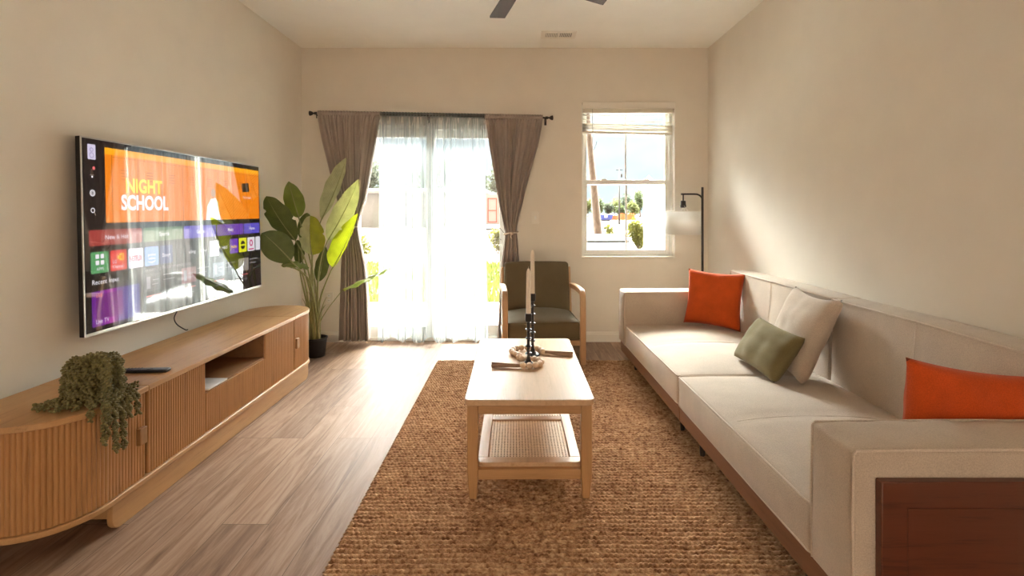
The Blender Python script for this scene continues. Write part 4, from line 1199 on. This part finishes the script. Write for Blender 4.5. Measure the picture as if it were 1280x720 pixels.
# ================================================================== TALL PLANT
def leafmat(name, front, back, trans=.35, rough=.38):
    m, nt, ns, ln, out = nodes_of(name)
    b = ns.new('ShaderNodeBsdfPrincipled'); b.inputs['Roughness'].default_value = rough; b.inputs['Specular IOR Level'].default_value = .5
    ge = ns.new('ShaderNodeNewGeometry'); mp = mapping(nt); no = N(nt, 'ShaderNodeTexNoise', Scale=14.0, Detail=3.0); ln.new(mp.outputs[0], no.inputs['Vector'])
    f = ramp(nt, no.outputs['Fac'], [(.3, [c*.82 for c in front]), (.7, [c*1.15 for c in front])])
    k = ramp(nt, no.outputs['Fac'], [(.3, [c*.88 for c in back]), (.7, [c*1.1 for c in back])])
    mx = N(nt, 'ShaderNodeMix', data_type='RGBA'); ln.new(ge.outputs['Backfacing'], mx.inputs[0]); ln.new(f.outputs[0], mx.inputs[6]); ln.new(k.outputs[0], mx.inputs[7])
    ln.new(mx.outputs[2], b.inputs['Base Color'])
    at = ns.new('ShaderNodeAttribute'); at.attribute_name = 'leafuv'
    sx = ns.new('ShaderNodeSeparateXYZ'); ln.new(at.outputs['Vector'], sx.inputs[0])
    ab = N(nt, 'ShaderNodeMath', operation='ABSOLUTE'); ln.new(sx.outputs['Y'], ab.inputs[0])
    ma = N(nt, 'ShaderNodeMath', operation='MULTIPLY_ADD'); ma.inputs[1].default_value = -.13; ln.new(ab.outputs[0], ma.inputs[0]); ln.new(sx.outputs['X'], ma.inputs[2])
    mu = N(nt, 'ShaderNodeMath', operation='MULTIPLY'); mu.inputs[1].default_value = 190.0; ln.new(ma.outputs[0], mu.inputs[0])
    si = N(nt, 'ShaderNodeMath', operation='SINE'); ln.new(mu.outputs[0], si.inputs[0])
    bp = N(nt, 'ShaderNodeBump', Strength=.35, Distance=.004); ln.new(si.outputs[0], bp.inputs['Height']); ln.new(bp.outputs[0], b.inputs['Normal'])
    t = ns.new('ShaderNodeBsdfTranslucent')
    tc_ = N(nt, 'ShaderNodeMix', data_type='RGBA', blend_type='MULTIPLY'); tc_.inputs[0].default_value = 1; ln.new(mx.outputs[2], tc_.inputs[6]); tc_.inputs[7].default_value = (1.6, 1.6, .55, 1)
    ln.new(tc_.outputs[2], t.inputs['Color'])
    ms = N(nt, 'ShaderNodeMixShader'); ms.inputs[0].default_value = trans; ln.new(b.outputs[0], ms.inputs[1]); ln.new(t.outputs[0], ms.inputs[2])
    ln.new(ms.outputs[0], out.inputs['Surface'])
    return m
LF_D = leafmat('leaf_mature', (.10, .14, .045), (.13, .16, .07), .25)
LF_M = leafmat('leaf_green', (.16, .22, .05), (.26, .29, .16), .3)
LF_Y = leafmat('leaf_backlit', (.30, .34, .030), (.34, .38, .06), .36)  # yellow of light shining through, put into the leaf colour
LF_P = leafmat('leaf_pale', (.46, .49, .34), (.50, .53, .38), .18)
STEM = pmat('leaf_stalk', (.27, .29, .11), .5, .25, 30, (6, 6, 1))
pl = thing('potted_plant', 'tall green broad-leaved plant in a black pot in the corner', 'plant', (-1.705, 4.37, 0))
PO = Vector((-1.705, 4.37, 0))
POT = pmat('black_pot', (.016, .015, .016), .45, .1)
MB().lathe([(.072, 0.0005), (.075, .005), (.092, .145), (.098, .150), (.098, .160), (.090, .160), (.086, .135)], 32).build('pot', POT, pl, auto=40)
MB().lathe([(.086, .125), (.06, .134), (.02, .137)], 24).build('soil', pmat('soil', (.035, .022, .014), .95, .4, 60, bump=.8, bscale=60), pl, smooth=True)
def leaf(base, tip, W, nrm, mat, fold=.25, sag=(0, 0, 0), prof=(.9, .62), tears=(), wave=.006, seed=0, sides=(1, 1), pet=None, stem_r=.007, start=(0, 0)):
    b_, t_ = at(*base), at(*tip); L = (t_ - b_).length
    ax = (t_ - b_).normalized(); n0 = Vector(nrm); n0 = (n0 - ax*n0.dot(ax)).normalized(); sd = ax.cross(n0)
    sag = Vector(sag)
    nu, nv = 34, 14
    vs = []; uvs = []; fs = []
    def width(t):
        e = max(0.0, t)**prof[1] * max(0.0, 1 - t)**prof[0]
        pk = prof[1]/(prof[0] + prof[1]); e /= (pk**prof[1] * (1 - pk)**prof[0])
        return W*min(1, e)
    for i in range(nu + 1):
        t = i/nu; c = b_ + (t_ - b_)*t + sag*(4*t*(1 - t))
        for j in range(nv + 1):
            s = -1 + 2*j/nv; w_ = width(t)*(sides[0] if s < 0 else sides[1])
            for (tt, ss, dep, wd) in tears:
                if ss*s > 0: 
                    q = abs(t - tt - .10*(abs(s)))
                    if q < wd: w_ *= 1 - dep*(1 - q/wd)*abs(s)
            p = c + sd*s*w_*math.cos(fold*abs(s)) - n0*(w_*abs(s)*math.sin(fold)*.9) + n0*(wave*math.sin(t*23 + s*2 + seed)*abs(s))
            vs.append(p); uvs.append((t, s, 0))
    W1 = nv + 1
    fs = [(i*W1+j, i*W1+j+1, (i+1)*W1+j+1, (i+1)*W1+j) for i in range(nu) for j in range(nv)]
    m = MB(); m.add([tuple(v - PO) for v in vs], fs, mat)
    nleaf = len(vs)
    mid = [b_ + (t_ - b_)*t + sag*(4*t*(1 - t)) - n0*.001 for t in [k/16*.97 for k in range(17)]]
    m.tube([p - PO for p in mid], [.0058*(1 - .85*k/16) for k in range(17)], 6, STEM)
    o = m.build('leaf', None, pl, smooth=True, recalc=False)
    a = o.data.attributes.new('leafuv', 'FLOAT_VECTOR', 'POINT')
    dat = [0.0]*(3*len(o.data.vertices))
    for k, u in enumerate(uvs): dat[3*k:3*k+3] = u
    a.data.foreach_set('vector', dat)
    # stalk from the pot
    st = PO + Vector((.035*math.cos(seed*2.4) + start[0], .035*math.sin(seed*2.4) + start[1], .13))
    if pet is None:
        d = (b_ - st); c1 = st + Vector((0, 0, d.length*.45)); c2 = b_ - ax*d.length*.30
        P = bez(st, c1, c2, b_, 16)
    else:
        P = smoothpath([st] + [at(*q) for q in pet] + [b_], 6)
    n = len(P)
    MB().tube([p - PO for p in P], [stem_r*1.5*(1 - .55*k/(n - 1)) for k in range(n)], 7).build('stem', STEM, pl, smooth=True)
    return o
leaf((369.5, 301, 4.20), (333, 245, 3.98), .105, (-.10, -1, .10), LF_D, .24, (-.012, -.01, 0), (.75, .75), tears=((.30, 1, .35, .03), (.62, -1, .45, .03)), seed=1)
leaf((364, 326, 4.08), (327.5, 291, 3.94), .112, (.05, -.90, .42), LF_D, .15, (0, -.02, .02), (.80, .60), seed=2, pet=((386, 380, 4.30), (379, 345, 4.2)))
leaf((373.5, 272, 4.30), (361, 226.5, 4.22), .082, (.15, -1, .1), LF_M, .20, (-.004, 0, 0), (.80, .62), tears=((.86, 1, .4, .03),), seed=3)
leaf((402, 274, 4.52), (433, 197, 4.58), .135, (-.22, -1, .10), LF_P, .22, (.016, 0, 0), (.75, .70), seed=4, sides=(1, .28))
leaf((410, 300, 4.36), (448.5, 224, 4.40), .125, (-.10, -1, .10), LF_P, .32, (.010, 0, -.01), (.85, .60), seed=5, sides=(1, .7))
leaf((415.5, 335, 4.30), (447.5, 267, 4.32), .135, (-.18, -1, .05), LF_Y, .18, (.010, 0, -.012), (.80, .50), tears=((.55, -1, .25, .02),), seed=6, sides=(1, .12))
leaf((390, 319, 4.20), (388, 269.5, 4.16), .118, (.05, -1, .1), LF_Y, .52, (0, -.03, 0), (.60, .40), tears=((.42, 1, .15, .035),), seed=7, sides=(.02, 1))  # yellow half of one leaf; the light through it is put into the colour
leaf((390, 319, 4.203), (388, 269.5, 4.163), .125, (-.10, -1, .05), LF_P, .42, (0, -.03, 0), (.60, .40), tears=((.35, -1, .4, .03), (.6, -1, .3, .03)), seed=7.02, sides=(1, .05))  # pale half of the same leaf
leaf((352, 332, 4.10), (386, 334, 4.26), .055, (-.05, -.62, .80), LF_M, .15, (0, 0, .02), (.45, .60), seed=8, pet=((394, 385, 4.30), (387, 352, 4.22), (372, 337, 4.14)))
leaf((428, 362.5, 4.36), (488, 335.5, 4.44), .055, (-.30, -.30, .90), LF_M, .25, (0, 0, .006), (.8, .5), seed=9, pet=((404, 395, 4.38),), stem_r=.004)
leaf((398, 352, 4.50), (407, 308, 4.54), .06, (.1, -1, .1), LF_D, .2, (0, 0, 0), (.8, .6), seed=10)
leaf((378, 300, 4.44), (384, 266, 4.46), .060, (.3, -1, .1), LF_D, .2, (0, 0, 0), (.6, .6), seed=11)
leaf((374, 330, 4.42), (372, 300, 4.44), .05, (.0, -1, .1), LF_D, .2, (0, 0, 0), (.6, .6), seed=12)
# bare sheaths round the foot of the plant
for k in range(9):
    a = k*.7; r = .02 + .014*(k % 3)
    st = Vector((r*math.cos(a), r*math.sin(a), .13)); h = .30 + .06*(k % 4)
    P = bez(st, st + Vector((0, 0, h*.5)), st + Vector((.01*math.cos(a), .01*math.sin(a), h*.8)), st + Vector((.06*math.cos(a) + .005, .045*math.sin(a), h)), 10)
    MB().tube(P, [.012*(1 - .8*q/10) for q in range(11)], 6).build('sheath', pmat('dry_sheath', (.34, .33, .17), .6, .25, 30, (6, 6, 1)) if k == 0 else MATS['dry_sheath'], pl, smooth=True)

# ================================================================== OUTSIDE
def gz(x, y):
    """lie of the land: flat, with a lower drive beyond the window"""
    def st(a, b, v): t = max(0, min(1, (v - a)/(b - a))); return t*t*(3 - 2*t)
    dip = st(.25, .75, x)*st(6.9, 7.7, y)*(1 - st(12.0, 13.4, y))*(1 - st(4.5, 6.5, x))
    return -.07 - .72*dip
DIRT = pmat('pale_dirt', (.036, .025, .020), .95, .22, 1.2)
def ground():
    xs = [-160, -90, -50, -30, -20, -14, -10, -7, -5] + [-4 + .5*k for k in range(24)] + [8.5, 10, 14, 20, 30, 50, 90, 160]
    ysv = [D + T + .002, 5.4, 6, 6.5] + [6.8 + .25*k for k in range(28)] + [14, 16, 18, 22, 28, 36, 50, 70, 100, 150, 260]
    m = MB(); W = len(xs)
    m.add([(x, y, gz(x, y)) for y in ysv for x in xs], [(j*W+i, j*W+i+1, (j+1)*W+i+1, (j+1)*W+i) for j in range(len(ysv) - 1) for i in range(W - 1)])
    struct(m, 'ground', DIRT, smooth=True)
    m = MB(); m.box((-160, -60, -.16), (160, YR - T - .02, -.085)); struct(m, 'ground_rear', DIRT)
ground()
CONC = pmat('patio_concrete', (.55, .54, .51), .85, .05, 6)
struct(MB().box((-4.0, D + T + .004, -.09), (1.55, 7.05, -.02)), 'patio_slab', CONC, bevel=.01)
# lawn strip
g = MB(); GM = pmat('lawn_grass', (.07, .085, .010), .7, .4, 3, trans=.3)
rnd = random.Random(3)
for k in range(9000):
    x = rnd.uniform(-5.5, .2); y = 7.1 + 5.6*rnd.random()**1.3
    z = gz(x, y); h = rnd.uniform(.05, .14); a = rnd.uniform(0, PI); dx, dy = math.cos(a)*.022, math.sin(a)*.022
    lx_, ly_ = rnd.uniform(-.04, .04), rnd.uniform(-.04, .04)
    g.add([(x - dx, y - dy, z), (x + dx, y + dy, z), (x + lx_, y + ly_, z + h)], [(0, 1, 2)])
tag(g.build('lawn_grass', GM, recalc=False), 'strip of bright green grass beyond the patio', 'grass', kind='stuff')
pp = MB(); 
def fpp(a, b): return (-1.72 + .17*a + .01*math.sin(b*9), 8.12 + .20*b, -.055 + .06*abs(math.sin(a*5 + b*3)) + .07*b*(1 - a) + .03)
pp.grid(fpp, 8, 6)
tag(pp.build('paper_scrap', PAPER, solid=.002, recalc=False), 'crumpled white paper scrap lying on the grass', 'paper scrap')

# privacy fence at the edge of the patio
fn_ = thing('privacy_fence', 'white vinyl privacy fence standing beside the patio outside the window', 'fence', (1.66, 5.8, -.07))
FV = pmat('fence_vinyl', (.82, .82, .82), .4, .02)
for y in (5.03, 6.62): MB().box((-.055, y - 5.8 - .055, 0), (.055, y - 5.8 + .055, 1.66)).build('post', FV, fn_, bevel=.006); MB().lathe([(.075, 1.66), (.075, 1.68), (.045, 1.70), (.005, 1.74)], 4, M=Matrix.Translation((0, y - 5.8, 0)) @ Matrix.Rotation(PI/4, 4, 'Z')).build('post_cap', FV, fn_)
for z in (.08, 1.52): MB().box((-.03, -.71, z), (.03, .76, z + .09)).build('rail', FV, fn_, bevel=.004)
m = MB()
for k in range(9): m.box((-.012, -.71 + k*.1633, .17), (.012, -.71 + k*.1633 + .158, 1.52))
m.build('board_panel', FV, fn_, bevel=.003)

def leafy(name, label, cat, loc, rx, ry, rz, n, size, mat, trunk=0.0, tr=.12, group=None, seed=0, lobes=6):
    r_ = random.Random(seed); t = thing(name, label, cat, loc, 0, group)
    m = MB(); L = []
    for k in range(lobes):
        a = r_.uniform(0, 2*PI); q = r_.uniform(.15, .62)
        L.append((q*math.cos(a)*rx, q*math.sin(a)*ry, r_.uniform(-.45, .62)*rz, r_.uniform(.42, .66)))
    for k in range(n):
        cx, cy, cz, s = L[k % lobes]
        v = Vector((r_.gauss(0, 1), r_.gauss(0, 1), r_.gauss(0, 1))).normalized()*(.55 + .5*r_.random())
        p = Vector((cx + v.x*s*rx, cy + v.y*s*ry, max(-rz, cz + v.z*s*rz))) + Vector((0, 0, trunk + rz))
        d = Vector((r_.gauss(0, 1), r_.gauss(0, 1), r_.gauss(0, 1))).normalized(); e = d.orthogonal().normalized(); f_ = d.cross(e)
        sz_ = size*r_.uniform(.6, 1.3)
        m.add([tuple(p + e*sz_), tuple(p + f_*sz_*.5), tuple(p - e*sz_), tuple(p - f_*sz_*.5)], [(0, 1, 2, 3)])
    m.build('crown', mat, t, recalc=False)
    if trunk > 0:
        MB().tube([(0, 0, 0), (.02, 0, trunk*.6), (0, .02, trunk + rz*.9)], [tr, tr*.8, tr*.3], 8).build('trunk', BARK, t, smooth=True)
    else:
        s_ = MB()
        for k in range(5):
            a = k*1.3; s_.tube([(.03*math.cos(a), .03*math.sin(a), 0), (rx*.35*math.cos(a), ry*.35*math.sin(a), rz*1.2)], [.012, .005], 5)
        s_.build('branches', BARK, t)
    return t
BARK = pmat('pine_bark', (.12, .088, .068), .95, .35, 14, (1, 1, .45), bump=.8, bscale=16)
FG1 = pmat('tree_leaf_green', (.068, .088, .034), .8, .45, .8, trans=.3); FG2 = pmat('tree_leaf_grey', (.06, .075, .046), .8, .4, .8, trans=.3); FG3 = pmat('tree_leaf_light', (.11, .125, .036), .8, .4, .8, trans=.3)
SHR = pmat('shrub_leaf', (.10, .10, .012), .7, .4, 5, trans=.35)
def ontree(px, top, y, hw_px, name, label, mat, seed, group, n=1500):
    x = (px - VX)*y/F; zt = CH - (top - VY)*y/F; rx = hw_px*y/F; zb = gz(x, y); h = zt - zb
    rz = min(h*.46, rx*1.0 + .8); trunk = h - 2*rz*.97
    leafy(name, label, 'tree', (x, y, zb), rx*.95, rx*.8, rz, n, .055*rx + .12, mat, max(.3, trunk), .10 + .02*h, group, seed, 9)
for k, (px, top, y, hw_) in enumerate(((463, 198, 60, 18), (492, 218, 66, 17), (517, 206, 58, 17), (553, 196, 56, 17), (578, 190, 60, 18), (600, 208, 64, 14), (622, 200, 58, 13))):
    ontree(px, top, y, hw_, 'leafy_tree', ('grey green', 'dense green', 'mid green')[k % 3] + ' tree behind the white building, ' + ('first', 'second', 'third', 'fourth', 'fifth', 'sixth', 'seventh', 'eighth', 'ninth')[k] + ' from the left', (FG2, FG1, FG2)[k % 3], 50 + k, 'trees behind the white building', 1300)
for k, (px, top, y, hw_) in enumerate(((735, 250, 112, 9), (750, 248, 110, 9), (761, 254, 100, 8), (768, 245, 120, 10), (776, 255, 96, 8), (784, 242, 116, 10), (791, 252, 98, 9), (800, 239, 112, 10))):
    ontree(px, top, y, hw_, 'leafy_tree', ('pale green', 'mid green', 'yellow green')[k % 3] + ' tree of the distant tree line through the window, ' + ('first', 'second', 'third', 'fourth', 'fifth', 'sixth', 'seventh', 'eighth')[k] + ' from the left', (FG3, FG1, FG2)[k % 3], 80 + k, 'tree line through the window', 1100)
def shrub(px, top, y, hw_, label, seed, n=700):
    x = (px - VX)*y/F; zb = gz(x, y); h = CH - (top - VY)*y/F - zb
    leafy('shrub', label, 'shrub', (x, y, zb), hw_*y/F, hw_*y/F*.8, h/2, n, .055, SHR, 0, .02, 'shrubs outside the window', seed, 8)
shrub(761, 283, 14.2, 9, 'small round yellow green shrub behind the parked car', 120)
shrub(795, 274, 13.8, 14, 'larger yellow green shrub beside the white fence', 121, 1200)
shrub(741, 294, 14.6, 8, 'low yellow green shrub at the foot of the pine trunk', 122)
shrub(777, 297, 14.6, 9, 'low yellow green shrub between two taller shrubs', 123)
shrub(449, 292, 15.0, 16, 'low shrub on the lawn seen beside the left drape', 124)
shrub(622, 283, 16.0, 12, 'leafy shrub on the lawn seen beside the right drape', 125)
# pine trunk
pt = thing('pine_tree', 'tall rough pine trunk leaning slightly outside the window', 'tree', (3.33, 22, -.07))
P = smoothpath([(.06, 0, 0), (-.04, 0, 1.2), (-.17, 0, 2.6), (-.34, 0, 4.4), (-.50, 0, 7), (-.55, 0, 9.6)], 6)
MB().tube(P, [.20 - .11*k/(len(P) - 1) for k in range(len(P))], 14).build('trunk', BARK, pt, smooth=True)
cr = MB(); r_ = random.Random(5)
for k in range(700):
    p = Vector((-.5 + r_.gauss(0, 1.1), r_.gauss(0, 1.1), 9.4 + r_.gauss(0, .7))); d = Vector((r_.gauss(0, 1), r_.gauss(0, 1), r_.gauss(0, 1))).normalized(); e = d.orthogonal().normalized()
    cr.add([tuple(p - e*.03), tuple(p + e*.03), tuple(p + d*.45)], [(0, 1, 2)])
cr.build('crown', FG2, pt, recalc=False)
# utility pole
up = thing('utility_pole', 'thin grey utility pole in front of the distant tree line', 'utility pole', (9.7, 50, -.07))
GP = pmat('weathered_pole', (.07, .068, .066), .9, .15)
MB().tube([(0, 0, 0), (0, 0, 5.45)], [.085, .06], 10).build('pole', GP, up, smooth=True)
MB().box((-.32, -.04, 5.22), (.32, .04, 5.29)).build('crossarm', GP, up)
MB().lathe([(.09, 4.55), (.10, 4.58), (.10, 4.85), (.08, 4.88)], 12, M=Matrix.Translation((.22, 0, 0))).build('transformer', GP, up)
# blue dumpster
db = thing('dumpster', 'blue roll-off dumpster with white sign on the building site', 'dumpster', (11.55, 70, -.07))
BLU = pmat('dumpster_blue', (.06, .10, .42), .5, .15)
m = MB(); L_, Hh = 1.12, .92
m.add([(-L_ - .12, -.7, .85), (L_ - .05, -.7, .85), (L_ - .25, -.7, .14), (-L_ + .2, -.7, .14), (-L_ - .12, .7, .85), (L_ - .05, .7, .85), (L_ - .25, .7, .14), (-L_ + .2, .7, .14)], [(0, 1, 2, 3), (7, 6, 5, 4), (0, 3, 7, 4), (1, 5, 6, 2), (3, 2, 6, 7)])
m.build('bin_body', BLU, db, solid=.04)
for x in (-.5, 0, .5): MB().box((x - .04, -.76, .16), (x + .04, -.70, .84)).build('rib', BLU, db)
MB().box((-.10, -.79, .42), (.30, -.765, .76)).build('sign', PAPER, db)
for y in (-.45, .45): MB().box((-.7, y - .05, 0.0), (.7, y + .05, .14)).build('skid', BLACK, db)
# orange barrier fence
of = thing('barrier_fence', 'orange plastic barrier fence on the dirt beside the blue dumpster', 'barrier fence', (14.2, 71, -.07))
ORF = pmat('barrier_orange', (.72, .20, .06), .6, .2, 3)
net = MB()
def fnet(a, b): return (-1.75 + 3.5*a, .25*math.sin(a*9), .08 + (.85 + .10*math.sin(a*17))*b*(.55 + .45*min(1, a*2.2)))
net.grid(fnet, 40, 8); net.build('net', ORF, of, solid=.02, recalc=False)
for x in (-1.6, -.8, 0, .8, 1.6): MB().tube([(x, .25*math.sin((x + 1.75)/3.5*9) + .03, 0), (x, .25*math.sin((x + 1.75)/3.5*9) + .03, 1.0)], .035, 6).build('stake', ORF, of)

# low white building with grey doors
hs = thing('low_building', 'long low white building beyond the lawn behind the sheer curtain', 'building', (-8.5, 42, -.07))
WB = pmat('white_siding', (.30, .30, .30), .7, .04, 3); GD = pmat('grey_door', (.30, .31, .31), .6, .06)
MB().box((-6.2, 0, 0), (5.7, 6, 2.75)).build('wall', WB, hs)
m = MB(); m.add([(-6.6, -.5, 2.72), (6.1, -.5, 2.72), (6.1, 6.5, 2.72), (-6.6, 6.5, 2.72), (-6.6, -.5, 2.95), (6.1, -.5, 2.95), (6.1, 6.5, 2.95), (-6.6, 6.5, 2.95), (-5.8, 3, 3.25), (5.4, 3, 3.25)], [(3,2,1,0), (0,1,5,4), (1,2,6,5), (2,3,7,6), (3,0,4,7), (4,5,9,8), (6,7,8,9), (5,6,9), (7,4,8)])
m.build('roof', WB, hs)
MB().box((-.68, -.06, 0), (.42, .01, 1.78)).build('garage_door', GD, hs)
for x in (.62, 3.9, -3.2): MB().box((x, -.06, 0), (x + .42, .01, 1.2)).build('door', GD, hs)
for x in (-5.2, 2.2): 
    MB().box((x, -.05, 1.0), (x + .9, .01, 1.9)).build('window', GD, hs)
tr_ = thing('box_trailer', 'white box trailer with red frame seen beside the right drape', 'trailer', (-2.15, 36, -.07))
RED = pmat('trailer_red', (.42, .07, .05), .5, .1)
MB().box((-.62, 0, .35), (1.3, 3.2, 2.45)).build('trailer_box', WB, tr_)
for x in (.02, .60): MB().box((x, -.06, .5), (x + .07, .005, 2.2)).build('red_post', RED, tr_)
for z in (.5, 1.3, 2.13): MB().box((.02, -.055, z), (.67, .003, z + .07)).build('red_bar', RED, tr_)
for x in (-.45, 1.1):
    for y in (.5, 2.6): MB().lathe([(.34, -.1), (.36, -.06), (.36, .06), (.34, .1)], 18, M=Matrix.Translation((x, y, .365)) @ Matrix.Rotation(PI/2, 4, 'Y')).build('wheel', BLACK, tr_)

# parked white car on the lower drive
car = thing('parked_car', 'white parked car on the lower drive outside the window', 'car', (1.62, 10.5, -.79))
CW = pmat('car_paint', (.45, .45, .45), .25, .02, coat=.6); CG = glassmat('car_glass', (.62, .66, .66), 1.6); CI = pmat('car_interior', (.30, .25, .22), .8, .3, 8)
def loft(rings, mat, name, parent, closed=True, **k):
    m = MB(); n = len(rings[0]); vs = [p for r in rings for p in r]
    fs = [(i*n+q, i*n+(q+1) % n, (i+1)*n+(q+1) % n, (i+1)*n+q) for i in range(len(rings) - 1) for q in range(n)]
    fs += [tuple(range(n))[::-1], tuple((len(rings) - 1)*n + q for q in range(n))]
    return m.add(vs, fs).build(name, mat, parent, **k)
def sect(y, hw_, z0, z1, c=.16):
    return [(-hw_ + c, y, z0), (hw_ - c, y, z0), (hw_, y, z0 + c), (hw_ - .02, y, z1 - c*.8), (hw_ - c, y, z1), (-hw_ + c, y, z1), (-hw_ + .02, y, z1 - c*.8), (-hw_, y, z0 + c)]
loft([sect(-2.05, .74, .28, .72, .10), sect(-1.9, .84, .22, .84), sect(-1.0, .88, .2, .93), sect(0, .89, .2, .96), sect(1.4, .88, .2, .96), sect(2.1, .84, .25, .92), sect(2.25, .78, .35, .82, .10)], CW, 'car_body', car, sub=1, smooth=True)
# cabin: roof carried on pillars with glass between
RFH = [(-.56, -.30, 1.44), (.56, -.30, 1.44), (.58, 1.35, 1.45), (-.58, 1.35, 1.45)]
BLT = [(-.76, -1.0, .93), (.76, -1.0, .93), (.79, 2.0, .95), (-.79, 2.0, .95)]
mb = rbox(1.20, 1.75, .06, .028, 8, 8, 2, crown=(0, 0, .02)); mb.v = [(x, y + .52, z + 1.455) for x, y, z in mb.v]; mb.build('roof_panel', CW, car, smooth=True)
for a, b2 in zip(BLT, RFH): MB().tube([a, b2], .035, 8).build('pillar', CW, car, smooth=True)
for s in (-1, 1): MB().tube([(s*.785, .55, .94), (s*.58, .52, 1.44)], .035, 8).build('pillar', CW, car, smooth=True)
for i in range(4):
    j = (i + 1) % 4
    MB().add([BLT[i], BLT[j], RFH[j], RFH[i]], [(0, 1, 2, 3)]).build('windscreen' if i == 0 else 'car_window', CG, car, solid=.008, recalc=False)
MB().box((-.70, -.72, .88), (.70, -.40, 1.02)).build('dashboard', CI, car, bevel=.03)
for s in (-.36, .36):
    mb = rbox(.46, .16, .62, .06, 6, 4, 6); mb.v = [(x + s, y + .45, z + 1.02) for x, y, z in mb.v]; mb.build('car_seat', CI, car, smooth=True)
for s in (-1, 1):
    for y in (-1.35, 1.35):
        MB().lathe([(.28, -.10), (.325, -.08), (.325, .08), (.28, .10)], 24, M=Matrix.Translation((s*.80, y, .326)) @ Matrix.Rotation(PI/2, 4, 'Y')).build('wheel', BLACK, car, auto=40)
    mb = rbox(.20, .10, .13, .04, 4, 3, 3); mb.v = [(x + s*.95, y - .75, z + 1.0) for x, y, z in mb.v]; mb.build('side_mirror', CW, car, smooth=True)

# ================================================================== SKY, SUN, CAMERA
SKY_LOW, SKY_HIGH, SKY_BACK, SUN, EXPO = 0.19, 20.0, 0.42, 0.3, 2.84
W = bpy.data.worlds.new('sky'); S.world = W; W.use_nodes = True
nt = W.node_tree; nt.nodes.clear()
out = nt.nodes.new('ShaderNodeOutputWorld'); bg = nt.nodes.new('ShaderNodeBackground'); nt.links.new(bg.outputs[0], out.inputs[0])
tc = nt.nodes.new('ShaderNodeTexCoord'); sx = nt.nodes.new('ShaderNodeSeparateXYZ'); nt.links.new(tc.outputs['Generated'], sx.inputs[0])
mp = nt.nodes.new('ShaderNodeMapping'); mp.inputs['Scale'].default_value = (3, 3, 9); nt.links.new(tc.outputs['Generated'], mp.inputs['Vector'])
cl = N(nt, 'ShaderNodeTexNoise', Scale=1.3, Detail=6.0, Roughness=.55, Distortion=.4); nt.links.new(mp.outputs[0], cl.inputs['Vector'])
cr_ = ramp(nt, cl.outputs['Fac'], [(.38, (.66, .84, .93)), (.62, (.90, .96, .98))])
def smooth_range(sock, a, b):
    m = N(nt, 'ShaderNodeMapRange', interpolation_type='SMOOTHSTEP'); m.inputs['From Min'].default_value = a; m.inputs['From Max'].default_value = b
    nt.links.new(sock, m.inputs['Value']); return m.outputs[0]
def math_(op, a, b):
    n = N(nt, 'ShaderNodeMath', operation=op)
    for k, v in enumerate((a, b)):
        if isinstance(v, (int, float)): n.inputs[k].default_value = v
        else: nt.links.new(v, n.inputs[k])
    return n.outputs[0]
# upper sky on window side boosted to light the room, duller near the horizon
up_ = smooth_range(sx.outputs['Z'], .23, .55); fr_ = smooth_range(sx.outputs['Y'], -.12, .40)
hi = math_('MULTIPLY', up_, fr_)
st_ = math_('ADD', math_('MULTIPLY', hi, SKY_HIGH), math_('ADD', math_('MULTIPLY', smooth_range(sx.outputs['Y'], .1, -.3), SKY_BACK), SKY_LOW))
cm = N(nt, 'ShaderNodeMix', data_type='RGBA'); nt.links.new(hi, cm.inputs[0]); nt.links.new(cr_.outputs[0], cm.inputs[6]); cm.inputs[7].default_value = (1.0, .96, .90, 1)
cw = N(nt, 'ShaderNodeMix', data_type='RGBA'); nt.links.new(smooth_range(sx.outputs['Y'], .1, -.3), cw.inputs[0]); nt.links.new(cm.outputs[2], cw.inputs[6]); cw.inputs[7].default_value = (1.0, .80, .60, 1)  # warm rear sky added as fill through the opening behind the camera
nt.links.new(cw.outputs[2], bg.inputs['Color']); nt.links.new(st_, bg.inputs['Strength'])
sl = bpy.data.lights.new('sun', 'SUN'); sl.energy = SUN; sl.angle = math.radians(3); sl.color = (1, .94, .84)
so_ = bpy.data.objects.new('sun', sl); COL.objects.link(so_)
so_.rotation_euler = Vector((.62, .10, -.78)).to_track_quat('-Z', 'Y').to_euler()

cam = bpy.data.cameras.new('camera'); co = bpy.data.objects.new('camera', cam); COL.objects.link(co)
co.location = (0, 0, CH); co.rotation_euler = (PI/2, 0, 0)
cam.sensor_width = 36; cam.sensor_fit = 'HORIZONTAL'; cam.lens = F/1280*36
cam.shift_x = -(VX - 640)/1280; cam.shift_y = -(360 - VY)/1280
cam.clip_start = .05; cam.clip_end = 600
S.camera = co
vs_ = S.view_settings; vs_.view_transform = 'Standard'; vs_.look = 'None'; vs_.gamma = 1; vs_.exposure = EXPO; vs_.use_curve_mapping = False
S.display_settings.display_device = 'sRGB'
S.cycles.use_denoising = True
S.cycles.max_bounces = 14; S.cycles.diffuse_bounces = 8; S.cycles.glossy_bounces = 5; S.cycles.transmission_bounces = 10; S.cycles.transparent_max_bounces = 24
S.cycles.sample_clamp_indirect = 8
